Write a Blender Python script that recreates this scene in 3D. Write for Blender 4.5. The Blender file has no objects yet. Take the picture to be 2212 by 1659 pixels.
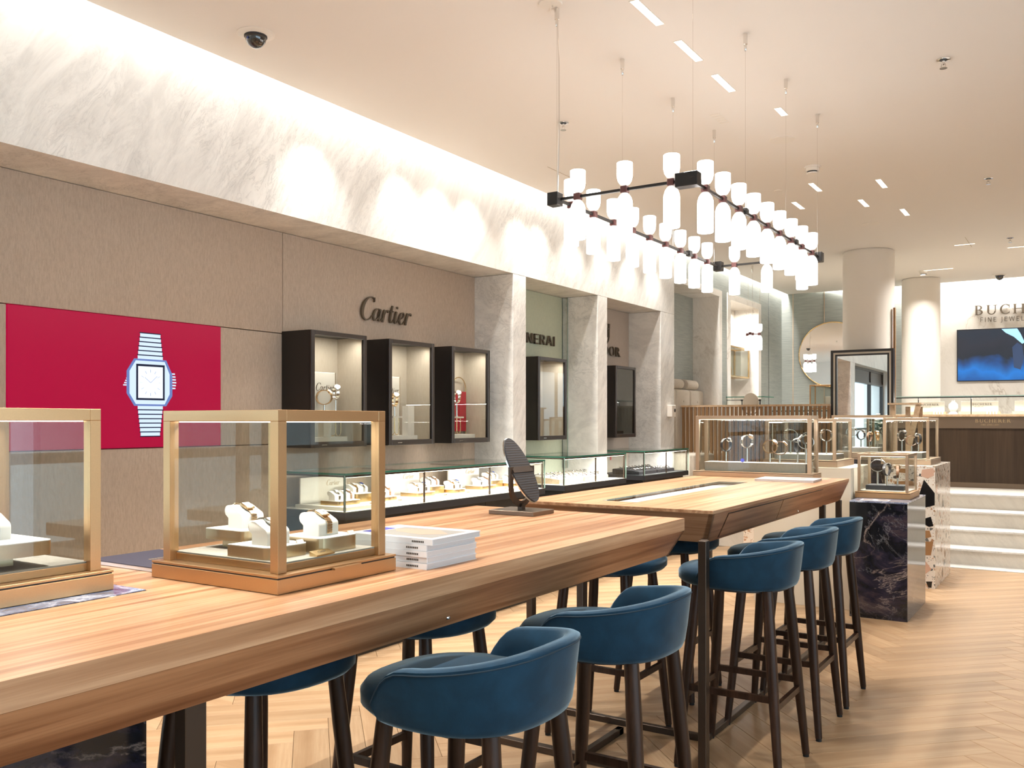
import bpy, bmesh, math, random
from mathutils import Vector, Matrix
random.seed(7)
sc = bpy.context.scene
COL = sc.collection
R = math.radians

# ---------------------------------------------------------------- camera, world, exposure
cam_d = bpy.data.cameras.new('camera'); cam = bpy.data.objects.new('camera', cam_d); COL.objects.link(cam)
cam.location = (0, 0, 1.45); cam.rotation_euler = (R(90), 0, R(32.5655))
cam_d.sensor_width = 36; cam_d.sensor_fit = 'HORIZONTAL'; cam_d.lens = 36*1955.6/2212
cam_d.shift_y = 80.5/2212; cam_d.clip_start = .05
sc.camera = cam
sc.view_settings.view_transform = 'Standard'; sc.view_settings.look = 'None'
sc.view_settings.gamma = 1; sc.view_settings.use_curve_mapping = False
sc.view_settings.exposure = 0.34
cy = sc.cycles
cy.max_bounces = 7; cy.diffuse_bounces = 4; cy.glossy_bounces = 3; cy.transmission_bounces = 4
cy.transparent_max_bounces = 28; cy.caustics_reflective = False; cy.caustics_refractive = False
cy.sample_clamp_indirect = 4; cy.use_adaptive_sampling = True; cy.adaptive_threshold = .02
cy.use_denoising = True
w = bpy.data.worlds.new('daylight'); sc.world = w; w.use_nodes = True
w.node_tree.nodes['Background'].inputs[0].default_value = (.62, .82, 1, 1)
w.node_tree.nodes['Background'].inputs[1].default_value = 3.2

WARM2 = (1, .965, .915); NEUT = (1, .98, .95)
def area(name, loc, rot, sx, sy, power, color=WARM2, spread=180):
    d = bpy.data.lights.new(name, 'AREA'); d.shape = 'RECTANGLE'; d.size = sx; d.size_y = sy
    d.energy = power; d.color = color; d.spread = R(spread)
    o = bpy.data.objects.new(name, d); o.location = loc; o.rotation_euler = rot; COL.objects.link(o); return o
def spot(name, loc, target, power, angle, blend=.5, color=WARM2, radius=.02):
    d = bpy.data.lights.new(name, 'SPOT'); d.energy = power; d.color = color; d.spot_size = R(angle)
    d.spot_blend = blend; d.shadow_soft_size = radius
    o = bpy.data.objects.new(name, d); o.location = loc
    v = Vector(target)-Vector(loc); o.rotation_euler = v.to_track_quat('-Z', 'Y').to_euler(); COL.objects.link(o); return o

# cove strips: LED lines hidden in the ceiling slots along the left and the far wall
area('cove_left', (-3.905, 5.7, 3.62), (0, 0, 0), .06, 16.4, 215, NEUT)
area('cove_far', (-1.2, 13.93, 3.62), (0, 0, R(7.4)), 6.2, .06, 120, NEUT)
area('cove_far_left', (-3.905, 11.8, 3.60), (0, 0, 0), .05, 4.2, 7, NEUT)
# wall washers close to the marble beam
for k, y in enumerate((3.9, 4.75, 5.15, 5.55, 6.25, 6.55, 7.15, 7.75, 8.35, 8.95)):
    spot('wall_washer', (-3.68, y, 3.35), (-4.02, y+.12, 1.15), 34, 84, 1.0, WARM2, .03)
# aisle spots between the counters and the tables
for y in (1.6, 2.9, 4.2, 5.5, 6.8, 8.1): spot('aisle_spot', (-3.62, y, 3.35), (-2.95, y+.1, 0), 155, 62, .8, WARM2, .03)
# cool fill from the side, behind windows added to the right wall
area('side_fill', (3.62, .7, 1.5), (0, R(90), 0), 2.3, 7.0, 22, (.93, .965, 1))
# ceiling slots (positions of the linear downlights in the photograph, and the same rows on into the room)
SLOTS = [(-1.755, 3.93), (-1.755, 4.45), (-1.755, 4.98), (-1.615, 5.63), (-1.42, 7.77), (-1.68, 8.38), (-1.90, 7.6), (-2.19, 8.16), (-1.435, 8.95)]
for (x, y) in SLOTS + [(-1.755, 2.6), (-1.755, 1.5), (-1.755, .4), (-1.755, -1.2)]:
    area('slot_light', (x, y, 3.352), (0, 0, 0), .034, .28, 10, WARM2, 100)
for (x, y) in [(.7, .6), (.7, 2.6), (.7, 4.6), (.7, 6.6), (.7, 8.8), (2.4, 1.6), (2.4, 4.6), (2.4, 7.6)]:
    area('slot_light', (x, y, 3.352), (0, 0, 0), .034, .28, 2.6, WARM2, 110)
for (x, y) in [(-1.15, 10.93), (-.4, 10.9), (-1.7, 12.5), (-3.0, 12.0), (-.3, 12.7), (1.2, 11.5)]:
    area('slot_light', (x, y, 3.352), (0, 0, R(90)), .03, .3, 20, NEUT, 130)

# ---------------------------------------------------------------- materials
MATS = {}
class NT:
    def __init__(s, name):
        s.m = bpy.data.materials.new(name); s.m.use_nodes = True; s.t = s.m.node_tree
        s.b = s.t.nodes['Principled BSDF']; s.out = s.t.nodes['Material Output']; MATS[name] = s.m
    def n(s, typ, **kw):
        nd = s.t.nodes.new(typ)
        for k, v in kw.items():
            if k.startswith('i_'):
                nd.inputs[k[2:].replace('_', ' ')].default_value = v
            else: setattr(nd, k, v)
        return nd
    def l(s, a, b): s.t.links.new(a, b)
    def set(s, **kw):
        for k, v in kw.items():
            s.b.inputs[k.replace('_', ' ')].default_value = v
    def coord(s, scale=(1, 1, 1), rot=(0, 0, 0), out='Object'):
        tc = s.n('ShaderNodeTexCoord'); mp = s.n('ShaderNodeMapping')
        mp.inputs['Scale'].default_value = scale; mp.inputs['Rotation'].default_value = rot
        s.l(tc.outputs[out], mp.inputs['Vector']); return mp.outputs[0]
    def noise(s, vec, scale, detail=4, rough=.55, dist=0):
        n = s.n('ShaderNodeTexNoise'); n.inputs['Scale'].default_value = scale; n.inputs['Detail'].default_value = detail
        n.inputs['Roughness'].default_value = rough; n.inputs['Distortion'].default_value = dist
        s.l(vec, n.inputs['Vector']); return n
    def ramp(s, fac, stops):
        r = s.n('ShaderNodeValToRGB'); cr = r.color_ramp
        while len(cr.elements) < len(stops): cr.elements.new(.5)
        for e, (p, c) in zip(cr.elements, stops):
            e.position = p; e.color = (*c, 1) if len(c) == 3 else c
        s.l(fac, r.inputs[0]); return r.outputs[0]
    def mix(s, fac, a, b, mode='MIX'):
        m = s.n('ShaderNodeMix', data_type='RGBA', blend_type=mode)
        for sock, v in ((m.inputs[0], fac), (m.inputs[6], a), (m.inputs[7], b)):
            if isinstance(v, (int, float)): sock.default_value = v
            elif isinstance(v, tuple): sock.default_value = (*v, 1) if len(v) == 3 else v
            else: s.l(v, sock)
        return m.outputs[2]
    def math(s, op, a, b=0):
        m = s.n('ShaderNodeMath', operation=op)
        for sock, v in ((m.inputs[0], a), (m.inputs[1], b)):
            if isinstance(v, (int, float)): sock.default_value = v
            else: s.l(v, sock)
        return m.outputs[0]
    def bump(s, h, strength=.3, dist=.002):
        b = s.n('ShaderNodeBump'); b.inputs['Strength'].default_value = strength; b.inputs['Distance'].default_value = dist
        s.l(h, b.inputs['Height']); s.l(b.outputs[0], s.b.inputs['Normal'])
    def col(s, c): s.l(c, s.b.inputs['Base Color'])

def plain(name, c, rough=.5, metal=0, spec=.5, coat=0):
    t = NT(name); t.set(Base_Color=(*c, 1), Roughness=rough, Metallic=metal, Specular_IOR_Level=spec, Coat_Weight=coat); return t.m
def emit(name, c, s):
    t = NT(name); t.set(Base_Color=(*c, 1), Emission_Color=(*c, 1), Emission_Strength=s, Roughness=.4); return t.m
def glass(name, tint, refl=1.0):
    t = NT(name); t.t.nodes.remove(t.b)
    tr = t.n('ShaderNodeBsdfTransparent'); tr.inputs[0].default_value = (*tint, 1)
    gl = t.n('ShaderNodeBsdfGlossy'); gl.inputs['Roughness'].default_value = .0
    fr = t.n('ShaderNodeFresnel'); fr.inputs[0].default_value = 1.45
    mx = t.n('ShaderNodeMixShader'); ge = t.n('ShaderNodeNewGeometry'); f = t.math('MULTIPLY', fr.outputs[0], t.math('MULTIPLY', t.math('SUBTRACT', 1, ge.outputs['Backfacing']), refl))
    t.l(f, mx.inputs[0]); t.l(tr.outputs[0], mx.inputs[1]); t.l(gl.outputs[0], mx.inputs[2]); t.l(mx.outputs[0], t.out.inputs[0]); return t.m

def marble(name, base, vein, scale=1.0, rot=(0, 0, 0), amount=.5, veins2=None, rough=.3, fine=.25):
    t = NT(name); v = t.coord((scale, scale, scale), rot)
    n0 = t.noise(v, 1.1, 6, .6, .6)
    rv = t.coord((scale, scale, scale), rot); mp2 = t.n('ShaderNodeMapping'); mp2.inputs['Scale'].default_value = (1.6, 3.4, .8); t.l(rv, mp2.inputs['Vector']); st = mp2.outputs[0]
    n1 = t.noise(st, 2.2, 9, .68, .9)
    soft = t.ramp(n1.outputs[0], [(.40, (0, 0, 0)), (.52, (.55,)*3), (.60, (1,)*3)])
    n2 = t.noise(st, 5.0, 8, .7, 1.5)
    d = t.math('ABSOLUTE', t.math('SUBTRACT', n2.outputs[0], .5))
    thin = t.ramp(d, [(0, (1,)*3), (.018, (.25,)*3), (.05, (0, 0, 0))])
    patch = t.ramp(n0.outputs[0], [(.42, (0, 0, 0)), (.62, (1,)*3)])
    f = t.math('MULTIPLY', t.math('ADD', t.math('MULTIPLY', soft, fine), t.math('MULTIPLY', t.math('MULTIPLY', thin, patch), amount)), 1)
    c = t.mix(f, base, vein)
    if veins2:
        v3 = t.coord((scale*.8, scale*.8, scale*.8), (rot[0]+.4, rot[1]+.2, rot[2]+.5))
        n3 = t.noise(v3, 1.3, 10, .62, 1.1)
        d3 = t.math('ABSOLUTE', t.math('SUBTRACT', n3.outputs[0], .5))
        th3 = t.math('MULTIPLY', t.ramp(d3, [(0, (1,)*3), (.004, (.6,)*3), (.012, (.14,)*3), (.035, (0, 0, 0))]), t.ramp(t.noise(v3, 2.2, 3, .5).outputs[0], [(.40, (.1,)*3), (.6, (1,)*3)]))
        c = t.mix(t.math('MULTIPLY', th3, .75), c, veins2)
    t.col(c); t.set(Roughness=rough, Specular_IOR_Level=.5); return t.m

def wood(name, cols, axis='y', scale=1.0, rough=.42, band=14, per_obj=0.0):
    """grain that runs along AXIS; COLS dark, mid, light"""
    t = NT(name); s = [band, band, band]; s['xyz'.index(axis)] = .55
    v = t.coord([k*scale for k in s])
    n1 = t.noise(v, 1.0, 7, .62, .35)
    s2 = [90, 90, 90]; s2['xyz'.index(axis)] = 3
    v2 = t.coord([k*scale for k in s2]); n2 = t.noise(v2, 1.0, 3, .6)
    c = t.ramp(n1.outputs[0], [(.30, cols[0]), (.47, cols[1]), (.60, cols[2]), (.72, cols[1])])
    c = t.mix(t.math('MULTIPLY', t.ramp(n2.outputs[0], [(.35, (1,)*3), (.6, (0, 0, 0))]), .28), c, cols[0])
    if per_obj:
        oi = t.n('ShaderNodeObjectInfo')
        c = t.mix(1, c, t.ramp(oi.outputs['Random'], [(0, (1-per_obj,)*3), (1, (1+per_obj*.4,)*3)]), 'MULTIPLY')
    t.col(c); t.set(Roughness=rough, Specular_IOR_Level=.28); t.bump(n2.outputs[0], .12, .001); return t.m

M = {}
M['paint'] = plain('ceiling_paint', (.82, .775, .72), .75, 0, .2)
M['paint_w'] = plain('white_paint', (.80, .77, .73), .6)
M['column'] = plain('column_plaster', (.80, .74, .66), .55)
M['marble'] = marble('white_marble', (.85, .82, .77), (.40, .385, .36), .9, (R(32), R(22), R(0)), .5, None, .35, .34)
M['marble_f'] = marble('veined_marble', (.84, .79, .72), (.60, .54, .46), .6, (R(15), R(35), R(60)), .45, (.36, .28, .20), .22, .06)
M['marble_s'] = marble('stair_marble', (.72, .66, .57), (.46, .42, .36), 1.2, (R(10), R(40), R(70)), .35, None, .4, .25)
def fabric(name, c, c2, sc_=260, strength=.35):
    t = NT(name); v = t.coord((1, 1.0, 3.5)); n = t.noise(v, sc_, 2, .6); v2 = t.coord((1, 1, 1)); n2 = t.noise(v2, 2.2, 3, .5)
    v3 = t.coord((1, 1, .25)); n3 = t.noise(v3, 120, 2, .6)
    a = t.mix(t.ramp(t.math('MULTIPLY', t.math('ADD', n.outputs[0], n3.outputs[0]), .5), [(.38, (0, 0, 0)), (.62, (1,)*3)]), c2, c)
    a = t.mix(t.math('MULTIPLY', n2.outputs[0], .12), a, c2)
    t.col(a); t.set(Roughness=.85, Specular_IOR_Level=.15); t.bump(n.outputs[0], strength, .002); return t.m
M['fabric'] = fabric('beige_wall_fabric', (.56, .45, .355), (.44, .35, .27))
M['fabric_l'] = fabric('light_lining', (.56, .48, .385), (.50, .43, .34), 200, .15)
M['fabric_g'] = fabric('pale_green_panel', (.60, .64, .50), (.52, .57, .45), 60, .05)
M['fabric_p'] = fabric('pale_rose_panel', (.58, .50, .44), (.52, .45, .39), 60, .05)
M['fabric_d'] = fabric('grey_lining', (.20, .21, .20), (.17, .18, .17), 150, .1)
M['sofa'] = fabric('oatmeal_upholstery', (.62, .55, .46), (.52, .46, .38), 300, .4)
def wallpaper():
    t = NT('pale_blue_wallcovering'); v = t.coord((.6, .6, 9)); n = t.noise(v, 7, 6, .65, .4)
    t.col(t.ramp(n.outputs[0], [(.3, (.255, .28, .255)), (.5, (.31, .33, .30)), (.7, (.36, .375, .34))]))
    t.set(Roughness=.6); t.bump(n.outputs[0], .15, .003); return t.m
M['blue'] = wallpaper()
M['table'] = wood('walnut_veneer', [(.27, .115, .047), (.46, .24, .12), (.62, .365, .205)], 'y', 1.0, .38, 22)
M['table_shaded'] = wood('walnut_veneer_shaded', [(.17, .062, .024), (.33, .145, .064), (.45, .22, .105)], 'y', 1.0, .42, 22)  # same walnut as the top; shade and warm floor bounce put into its colour
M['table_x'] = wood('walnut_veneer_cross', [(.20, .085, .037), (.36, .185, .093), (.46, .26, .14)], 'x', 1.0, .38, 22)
M['oak'] = wood('pale_oak', [(.34, .205, .105), (.44, .28, .155), (.52, .355, .21)], 'x', 1.0, .36, 9, .16)
M['oak_case'] = wood('case_oak', [(.45, .30, .17), (.58, .40, .25), (.64, .47, .31)], 'y', 1.2, .45, 20)
M['slat'] = wood('slat_wood', [(.20, .105, .045), (.30, .17, .08), (.36, .215, .105)], 'z', 1.0, .5, 20)
M['leg'] = wood('dark_walnut', [(.016, .007, .004), (.030, .0135, .0075), (.050, .023, .013)], 'z', 1.3, .36, 30)
M['counter_w'] = wood('counter_wood', [(.030, .017, .010), (.042, .025, .014), (.055, .033, .019)], 'z', 1.0, .45, 12)
M['bronze'] = plain('dark_bronze', (.075, .055, .042), .38, .8)
M['bronze_m'] = plain('mid_bronze', (.20, .15, .11), .35, .9)
M['black'] = plain('black_lacquer', (.012, .010, .009), .38)
M['frame_k'] = plain('black_brown_frame', (.030, .022, .018), .32)
M['black_s'] = plain('black_satin', (.02, .02, .024), .5)
def metal(name, c, rough, sc_=300, amt=.25):
    t = NT(name); v = t.coord((1, 1, 1)); n = t.noise(v, sc_, 3, .6)
    t.col(t.mix(t.math('MULTIPLY', n.outputs[0], amt), c, tuple(k*.55 for k in c)))
    t.set(Metallic=1.0, Roughness=rough); t.bump(n.outputs[0], .06, .0005); return t.m
M['gold'] = metal('brushed_gold', (.58, .36, .185), .38)
M['gold2'] = metal('pale_bronze_frame', (.58, .44, .31), .40)
M['gold_d'] = metal('riser_gold', (.62, .50, .33), .30)
M['brass'] = metal('brass_edge', (.80, .58, .30), .25)
M['steel'] = metal('polished_steel', (.82, .80, .77), .14, 200, .1)
M['watch_g'] = metal('watch_gold', (.85, .62, .38), .18, 200, .1)
M['chrome'] = plain('chrome', (.85, .85, .85), .08, 1)
M['mirror'] = plain('mirror_glass', (.90, .92, .90), .0, 1)
M['glass'] = glass('clear_glass', (.955, .965, .955))
M['glass_d'] = glass('case_glass', (.90, .905, .885))
M['edge'] = plain('green_glass_edge', (.03, .16, .11), .15)
M['edge_l'] = plain('pale_glass_edge', (.30, .42, .37), .15)
def dark_marble():
    t = NT('dark_marble'); v = t.coord((1, 1, 1.9), (R(28), R(24), R(10)))
    n0 = t.noise(v, 1.9, 12, .66, .9)
    c = t.ramp(n0.outputs[0], [(.30, (.004, .005, .006)), (.50, (.010, .011, .015)), (.57, (.024, .021, .036)), (.64, (.075, .055, .06)), (.69, (.022, .020, .030)), (.8, (.012, .012, .014))])
    n1 = t.noise(v, 1.05, 12, .60, 1.3)
    d = t.math('ABSOLUTE', t.math('SUBTRACT', n1.outputs[0], .5))
    pm = t.ramp(t.noise(v, 2.5, 3, .5).outputs[0], [(.42, (.15,)*3), (.62, (1,)*3)])
    c = t.mix(t.math('MULTIPLY', t.ramp(d, [(0, (.85,)*3), (.0025, (.45,)*3), (.009, (.06,)*3), (.02, (0, 0, 0))]), pm), c, (.42, .33, .29))
    v3 = t.coord((1, 1, .7), (R(-40), R(35), R(50))); n3 = t.noise(v3, 1.7, 12, .64, 1.5); d3 = t.math('ABSOLUTE', t.math('SUBTRACT', n3.outputs[0], .5))
    c = t.mix(t.math('MULTIPLY', t.ramp(d3, [(0, (.5,)*3), (.003, (.2,)*3), (.01, (0, 0, 0))]), pm), c, (.34, .33, .35))
    t.col(c); t.set(Roughness=.08); return t.m
M['dmarble'] = dark_marble()
def blue_marble():
    t = NT('blue_grey_marble'); v = t.coord((1, 1, 1), (0, 0, R(30))); n = t.noise(v, 14, 9, .7, 1.5)
    t.col(t.ramp(n.outputs[0], [(.3, (.05, .06, .10)), (.5, (.22, .25, .36)), (.62, (.55, .58, .66)), (.75, (.16, .18, .26))])); t.set(Roughness=.08); return t.m
M['bmarble'] = blue_marble()
def terrazzo():
    t = NT('terrazzo'); v = t.coord((1, 1, 1))
    def layer(scale, thr, stops, edge):
        a = t.n('ShaderNodeTexVoronoi', feature='F1'); a.inputs['Scale'].default_value = scale; t.l(v, a.inputs['Vector'])
        b = t.n('ShaderNodeTexVoronoi', feature='DISTANCE_TO_EDGE'); b.inputs['Scale'].default_value = scale; t.l(v, b.inputs['Vector'])
        sep = t.n('ShaderNodeSeparateColor'); t.l(a.outputs['Color'], sep.inputs[0])
        m = t.math('MULTIPLY', t.math('GREATER_THAN', b.outputs['Distance'], edge), t.math('GREATER_THAN', sep.outputs[0], thr))
        return m, t.ramp(sep.outputs[1], stops)
    st1 = [(0, (.06, .06, .06)), (.3, (.30, .29, .26)), (.55, (.36, .19, .085)), (.8, (.55, .36, .25))]
    m2, c2 = layer(34, .80, st1, .12)
    m3, c3 = layer(110, .80, st1, .12)
    c = t.mix(m3, (.78, .71, .63), c3); c = t.mix(m2, c, c2)
    t.col(c); t.set(Roughness=.15); return t.m
M['terrazzo'] = terrazzo()
M['chip_k'] = plain('chip_black', (.012, .011, .011), .15)
M['chip_b'] = plain('chip_brown', (.36, .19, .085), .15)
M['chip_p'] = plain('chip_pink', (.60, .38, .28), .15)
def velvet(name, c):
    t = NT(name); v = t.coord((1, 1, 1)); n = t.noise(v, 9, 4, .6, .6); n2 = t.noise(v, 420, 2, .6)
    t.col(t.mix(t.ramp(n.outputs[0], [(.35, (0, 0, 0)), (.68, (1,)*3)]), c, tuple(k*1.55 for k in c)))
    t.set(Roughness=.75, Specular_IOR_Level=.2, Sheen_Weight=1.0, Sheen_Roughness=.3, Sheen_Tint=(.62, .82, .95, 1)); t.bump(n2.outputs[0], .25, .001); return t.m
M['velvet'] = velvet('blue_velvet', (.006, .029, .056))
M['seam'] = plain('seam_thread', (.01, .03, .05), .8)
M['rubber'] = plain('black_rubber', (.01, .01, .01), .8)
M['white'] = plain('white_leatherette', (.82, .77, .70), .5)
M['white_c'] = plain('white_card', (.80, .75, .66), .6)
M['paper'] = plain('magazine_paper', (.78, .76, .76), .45)
M['pages'] = plain('page_edges', (.60, .565, .55), .7)
M['grey_felt'] = fabric('grey_felt', (.42, .38, .33), (.36, .33, .28), 300, .2)
M['cream'] = plain('cream_lacquer', (.74, .65, .52), .35)
M['pale_wood'] = wood('tray_wood', [(.56, .42, .27), (.66, .51, .34), (.72, .58, .41)], 'y', 1.5, .45, 24)
M['letter'] = plain('bronze_letter', (.115, .088, .060), .45, .3)
M['ink'] = plain('dark_ink', (.05, .04, .03), .6)
M['ink_gold'] = plain('gold_ink', (.42, .30, .16), .4, .3)
M['ink_blue'] = plain('blue_ink', (.05, .05, .45), .5)
M['red'] = plain('red_panel', (.42, .012, .03), .3)
M['dial_w'] = plain('white_dial', (.80, .79, .76), .25)
M['dial_k'] = plain('dark_dial', (.02, .022, .03), .2)
M['dial_b'] = plain('blue_dial', (.03, .06, .22), .2)
M['strap_k'] = plain('black_strap', (.018, .016, .016), .45)
M['strap_b'] = plain('brown_strap', (.16, .08, .04), .5)
M['shade'] = emit('frosted_shade', (1, .97, .94), 5.5)
M['neck'] = emit('frosted_neck', (1, .95, .89), .62)
M['slot'] = emit('slot_diffuser', (1, .93, .82), 2.2)
M['led'] = emit('led_line', (1, .90, .75), 5)
M['led_w'] = emit('led_panel', (.97, 1, 1), 1.5)
M['rail'] = plain('black_rail', (.02, .018, .017), .4, .4)
M['clamp'] = plain('burgundy_clamp', (.13, .055, .052), .35, .5)
M['white_pl'] = plain('white_plastic', (.80, .74, .66), .4)
M['dome'] = plain('smoked_dome', (.012, .010, .009), .08, 0, .8, .5)
M['navy'] = plain('navy_cloth', (.035, .035, .055), .55)
M['leaf'] = plain('grey_green_leaf', (.10, .20, .15), .5)
M['petal'] = plain('white_petal', (.75, .75, .68), .6)
M['mat_tan'] = plain('print_tan', (.50, .36, .27), .5)
M['mat_grey'] = plain('print_grey', (.33, .31, .28), .5)
M['light_rim'] = plain('silver_edge', (.75, .74, .75), .3, .6)

# ---------------------------------------------------------------- mesh helpers
class MB:
    def __init__(s): s.v = []; s.f = []; s.mi = []; s.k = 0
    def add(s, vs, fs):
        o = len(s.v); s.v += [tuple(p) for p in vs]
        for f in fs: s.f.append(tuple(i+o for i in f)); s.mi.append(s.k)
        return s
    def box(s, x0, x1, y0, y1, z0, z1, b=0, seg=1):
        if b:
            bm = bmesh.new(); bmesh.ops.create_cube(bm, size=1)
            for v in bm.verts:
                v.co = ((x0 if v.co.x < 0 else x1), (y0 if v.co.y < 0 else y1), (z0 if v.co.z < 0 else z1))
            bmesh.ops.bevel(bm, geom=bm.edges[:], offset=b, segments=seg, affect='EDGES', profile=.5)
            bm.verts.index_update()
            s.add([v.co[:] for v in bm.verts], [[v.index for v in f.verts] for f in bm.faces]); bm.free(); return s
        return s.add([(x0,y0,z0),(x1,y0,z0),(x1,y1,z0),(x0,y1,z0),(x0,y0,z1),(x1,y0,z1),(x1,y1,z1),(x0,y1,z1)],
                     [(0,3,2,1),(4,5,6,7),(0,1,5,4),(1,2,6,5),(2,3,7,6),(3,0,4,7)])
    def prism(s, pts, axis, a, b):
        n = len(pts)
        def P(p, t): return (t, p[0], p[1]) if axis == 'x' else (p[0], t, p[1]) if axis == 'y' else (p[0], p[1], t)
        return s.add([P(p, a) for p in pts]+[P(p, b) for p in pts],
                     [tuple(range(n))[::-1], tuple(range(n, 2*n))]+[(i, (i+1) % n, n+(i+1) % n, n+i) for i in range(n)])
    def loft(s, rings, cap=True, close=False):
        n = len(rings[0]); vs = [p for r in rings for p in r]; fs = []
        m = len(rings)
        for j in range(m if close else m-1):
            for i in range(n):
                a, b = j*n, ((j+1) % m)*n
                fs.append((a+i, a+(i+1) % n, b+(i+1) % n, b+i))
        if cap and not close: fs += [tuple(range(n))[::-1], tuple(range((m-1)*n, m*n))]
        return s.add(vs, fs)
    def lathe(s, prof, c=(0, 0, 0), n=24, cap=True):
        return s.loft([[(c[0]+r*math.cos(2*math.pi*i/n), c[1]+r*math.sin(2*math.pi*i/n), c[2]+z) for i in range(n)] for r, z in prof], cap)
    def tube(s, pts, r, n=8, close=False, flat=None):
        """flat=(w,h): rectangular section instead of round"""
        pts = [Vector(p) for p in pts]; m = len(pts); rings = []
        up = Vector((0, 0, 1))
        for i, p in enumerate(pts):
            a = pts[(i-1) % m] if (close or i > 0) else p; b = pts[(i+1) % m] if (close or i < m-1) else p
            d = (b-a).normalized()
            u = up if abs(d.z) < .95 else Vector((0, 1, 0))
            sx = d.cross(u).normalized(); sy = sx.cross(d).normalized()
            rr = r[i] if isinstance(r, (list, tuple)) else r
            if flat: q = [(-1, -1), (1, -1), (1, 1), (-1, 1)]; rings.append([p+sx*(x*flat[0]/2)+sy*(y*flat[1]/2) for x, y in q])
            else: rings.append([p+sx*(rr*math.cos(2*math.pi*k/n))+sy*(rr*math.sin(2*math.pi*k/n)) for k in range(n)])
        return s.loft(rings, True, close)
    def build(s, name, mats, parent=None, smooth=0, loc=None, rot=None):
        me = bpy.data.meshes.new(name); me.from_pydata(s.v, [], s.f)
        if not isinstance(mats, (list, tuple)): mats = [mats]
        for m in mats: me.materials.append(M[m] if isinstance(m, str) else m)
        if len(mats) > 1: me.polygons.foreach_set('material_index', s.mi)
        bm = bmesh.new(); bm.from_mesh(me); bmesh.ops.recalc_face_normals(bm, faces=bm.faces[:]); bm.to_mesh(me); bm.free()
        if smooth:
            me.shade_smooth()
            if smooth < 180: me.set_sharp_from_angle(angle=R(smooth))
        return link(name, me, parent, loc, rot)
def link(name, me, parent=None, loc=None, rot=None):
    o = bpy.data.objects.new(name, me); COL.objects.link(o)
    if parent: o.parent = parent
    if loc: o.location = loc
    if rot: o.rotation_euler = rot
    return o
def tag(o, label, cat, group=None):
    o['label'] = label; o['category'] = cat
    if group: o['group'] = group
    return o
def thing(name, label, cat, loc=(0, 0, 0), rz=0, group=None):
    o = bpy.data.objects.new(name, None); o.empty_display_size = .05; COL.objects.link(o)
    o.location = loc; o.rotation_euler = (0, 0, rz); return tag(o, label, cat, group)
def structure(name, label=None):
    o = bpy.data.objects.new(name, None); COL.objects.link(o); o['kind'] = 'structure'
    if label: o['label'] = label
    return o
def struct_mesh(name, mb, mat, smooth=0):
    o = mb.build(name, mat, None, smooth); o['kind'] = 'structure'; return o
KIDS = {}
def dup(root, loc, rot=None, label=None, group=None):
    def cp(o, par):
        c = o.copy(); COL.objects.link(c)
        if par: c.parent = par
        for k in KIDS.get(o.name) or list(o.children): cp(k, c)
        return c
    r = cp(root, None); r.location = loc
    if rot is not None: r.rotation_euler = rot if isinstance(rot, (tuple, list)) else (0, 0, rot)
    if label: r['label'] = label
    if group: r['group'] = group
    return r
ORD = ['first', 'second', 'third', 'fourth', 'fifth', 'sixth', 'seventh', 'eighth', 'ninth', 'tenth', 'eleventh', 'twelfth',
       'thirteenth', 'fourteenth', 'fifteenth', 'sixteenth', 'seventeenth', 'eighteenth', 'nineteenth', 'twentieth']
def pane(name, parent, x0, x1, y0, y1, z0, z1, mat='glass', edge='edge_l'):
    """a sheet of glass: the two broad faces clear, the narrow edges green"""
    d = (x1-x0, y1-y0, z1-z0); t = d.index(min(d)); m = MB()
    m.box(x0, x1, y0, y1, z0, z1)
    ax = [2, 2, 1, 0, 1, 0]
    m.mi = [0 if a == t else 1 for a in ax]
    return m.build(name, [mat, edge], parent)

# ---------------------------------------------------------------- lettering
def strip(path, wid, closed=False):
    """quads along a 2-D path with a width at every point"""
    q = []; n = len(path); L = []
    for i in range(n):
        a = path[max(i-1, 0)]; b = path[min(i+1, n-1)]
        dx, dy = b[0]-a[0], b[1]-a[1]; l = math.hypot(dx, dy) or 1
        h = (wid[i] if isinstance(wid, list) else wid)/2
        L.append(((path[i][0]-dy/l*h, path[i][1]+dx/l*h), (path[i][0]+dy/l*h, path[i][1]-dx/l*h)))
    for i in range(n-1): q.append([L[i][1], L[i+1][1], L[i+1][0], L[i][0]])
    return q
def arc(cx, cy_, rx, ry, a0, a1, thick, thin, n=18):
    """stroke of an ellipse, thick at the sides and thin at top and bottom"""
    q = []
    def P(a, o):
        c, s = math.cos(a), math.sin(a)
        return (cx+(rx-(thick if o else 0))*c, cy_+(ry-(thin if o else 0))*s)
    for i in range(n):
        a, b = R(a0+(a1-a0)*i/n), R(a0+(a1-a0)*(i+1)/n)
        q.append([P(a, 0), P(b, 0), P(b, 1), P(a, 1)])
    return q
def rect(x0, y0, x1, y1): return [[(x0, y0), (x1, y0), (x1, y1), (x0, y1)]]
T_, t_ = .17, .06
def stem(x, s=True): return rect(x, 0, x+T_, 1)+(rect(x-.07, 0, x+T_+.07, .045)+rect(x-.07, .955, x+T_+.07, 1) if s else [])
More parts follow.
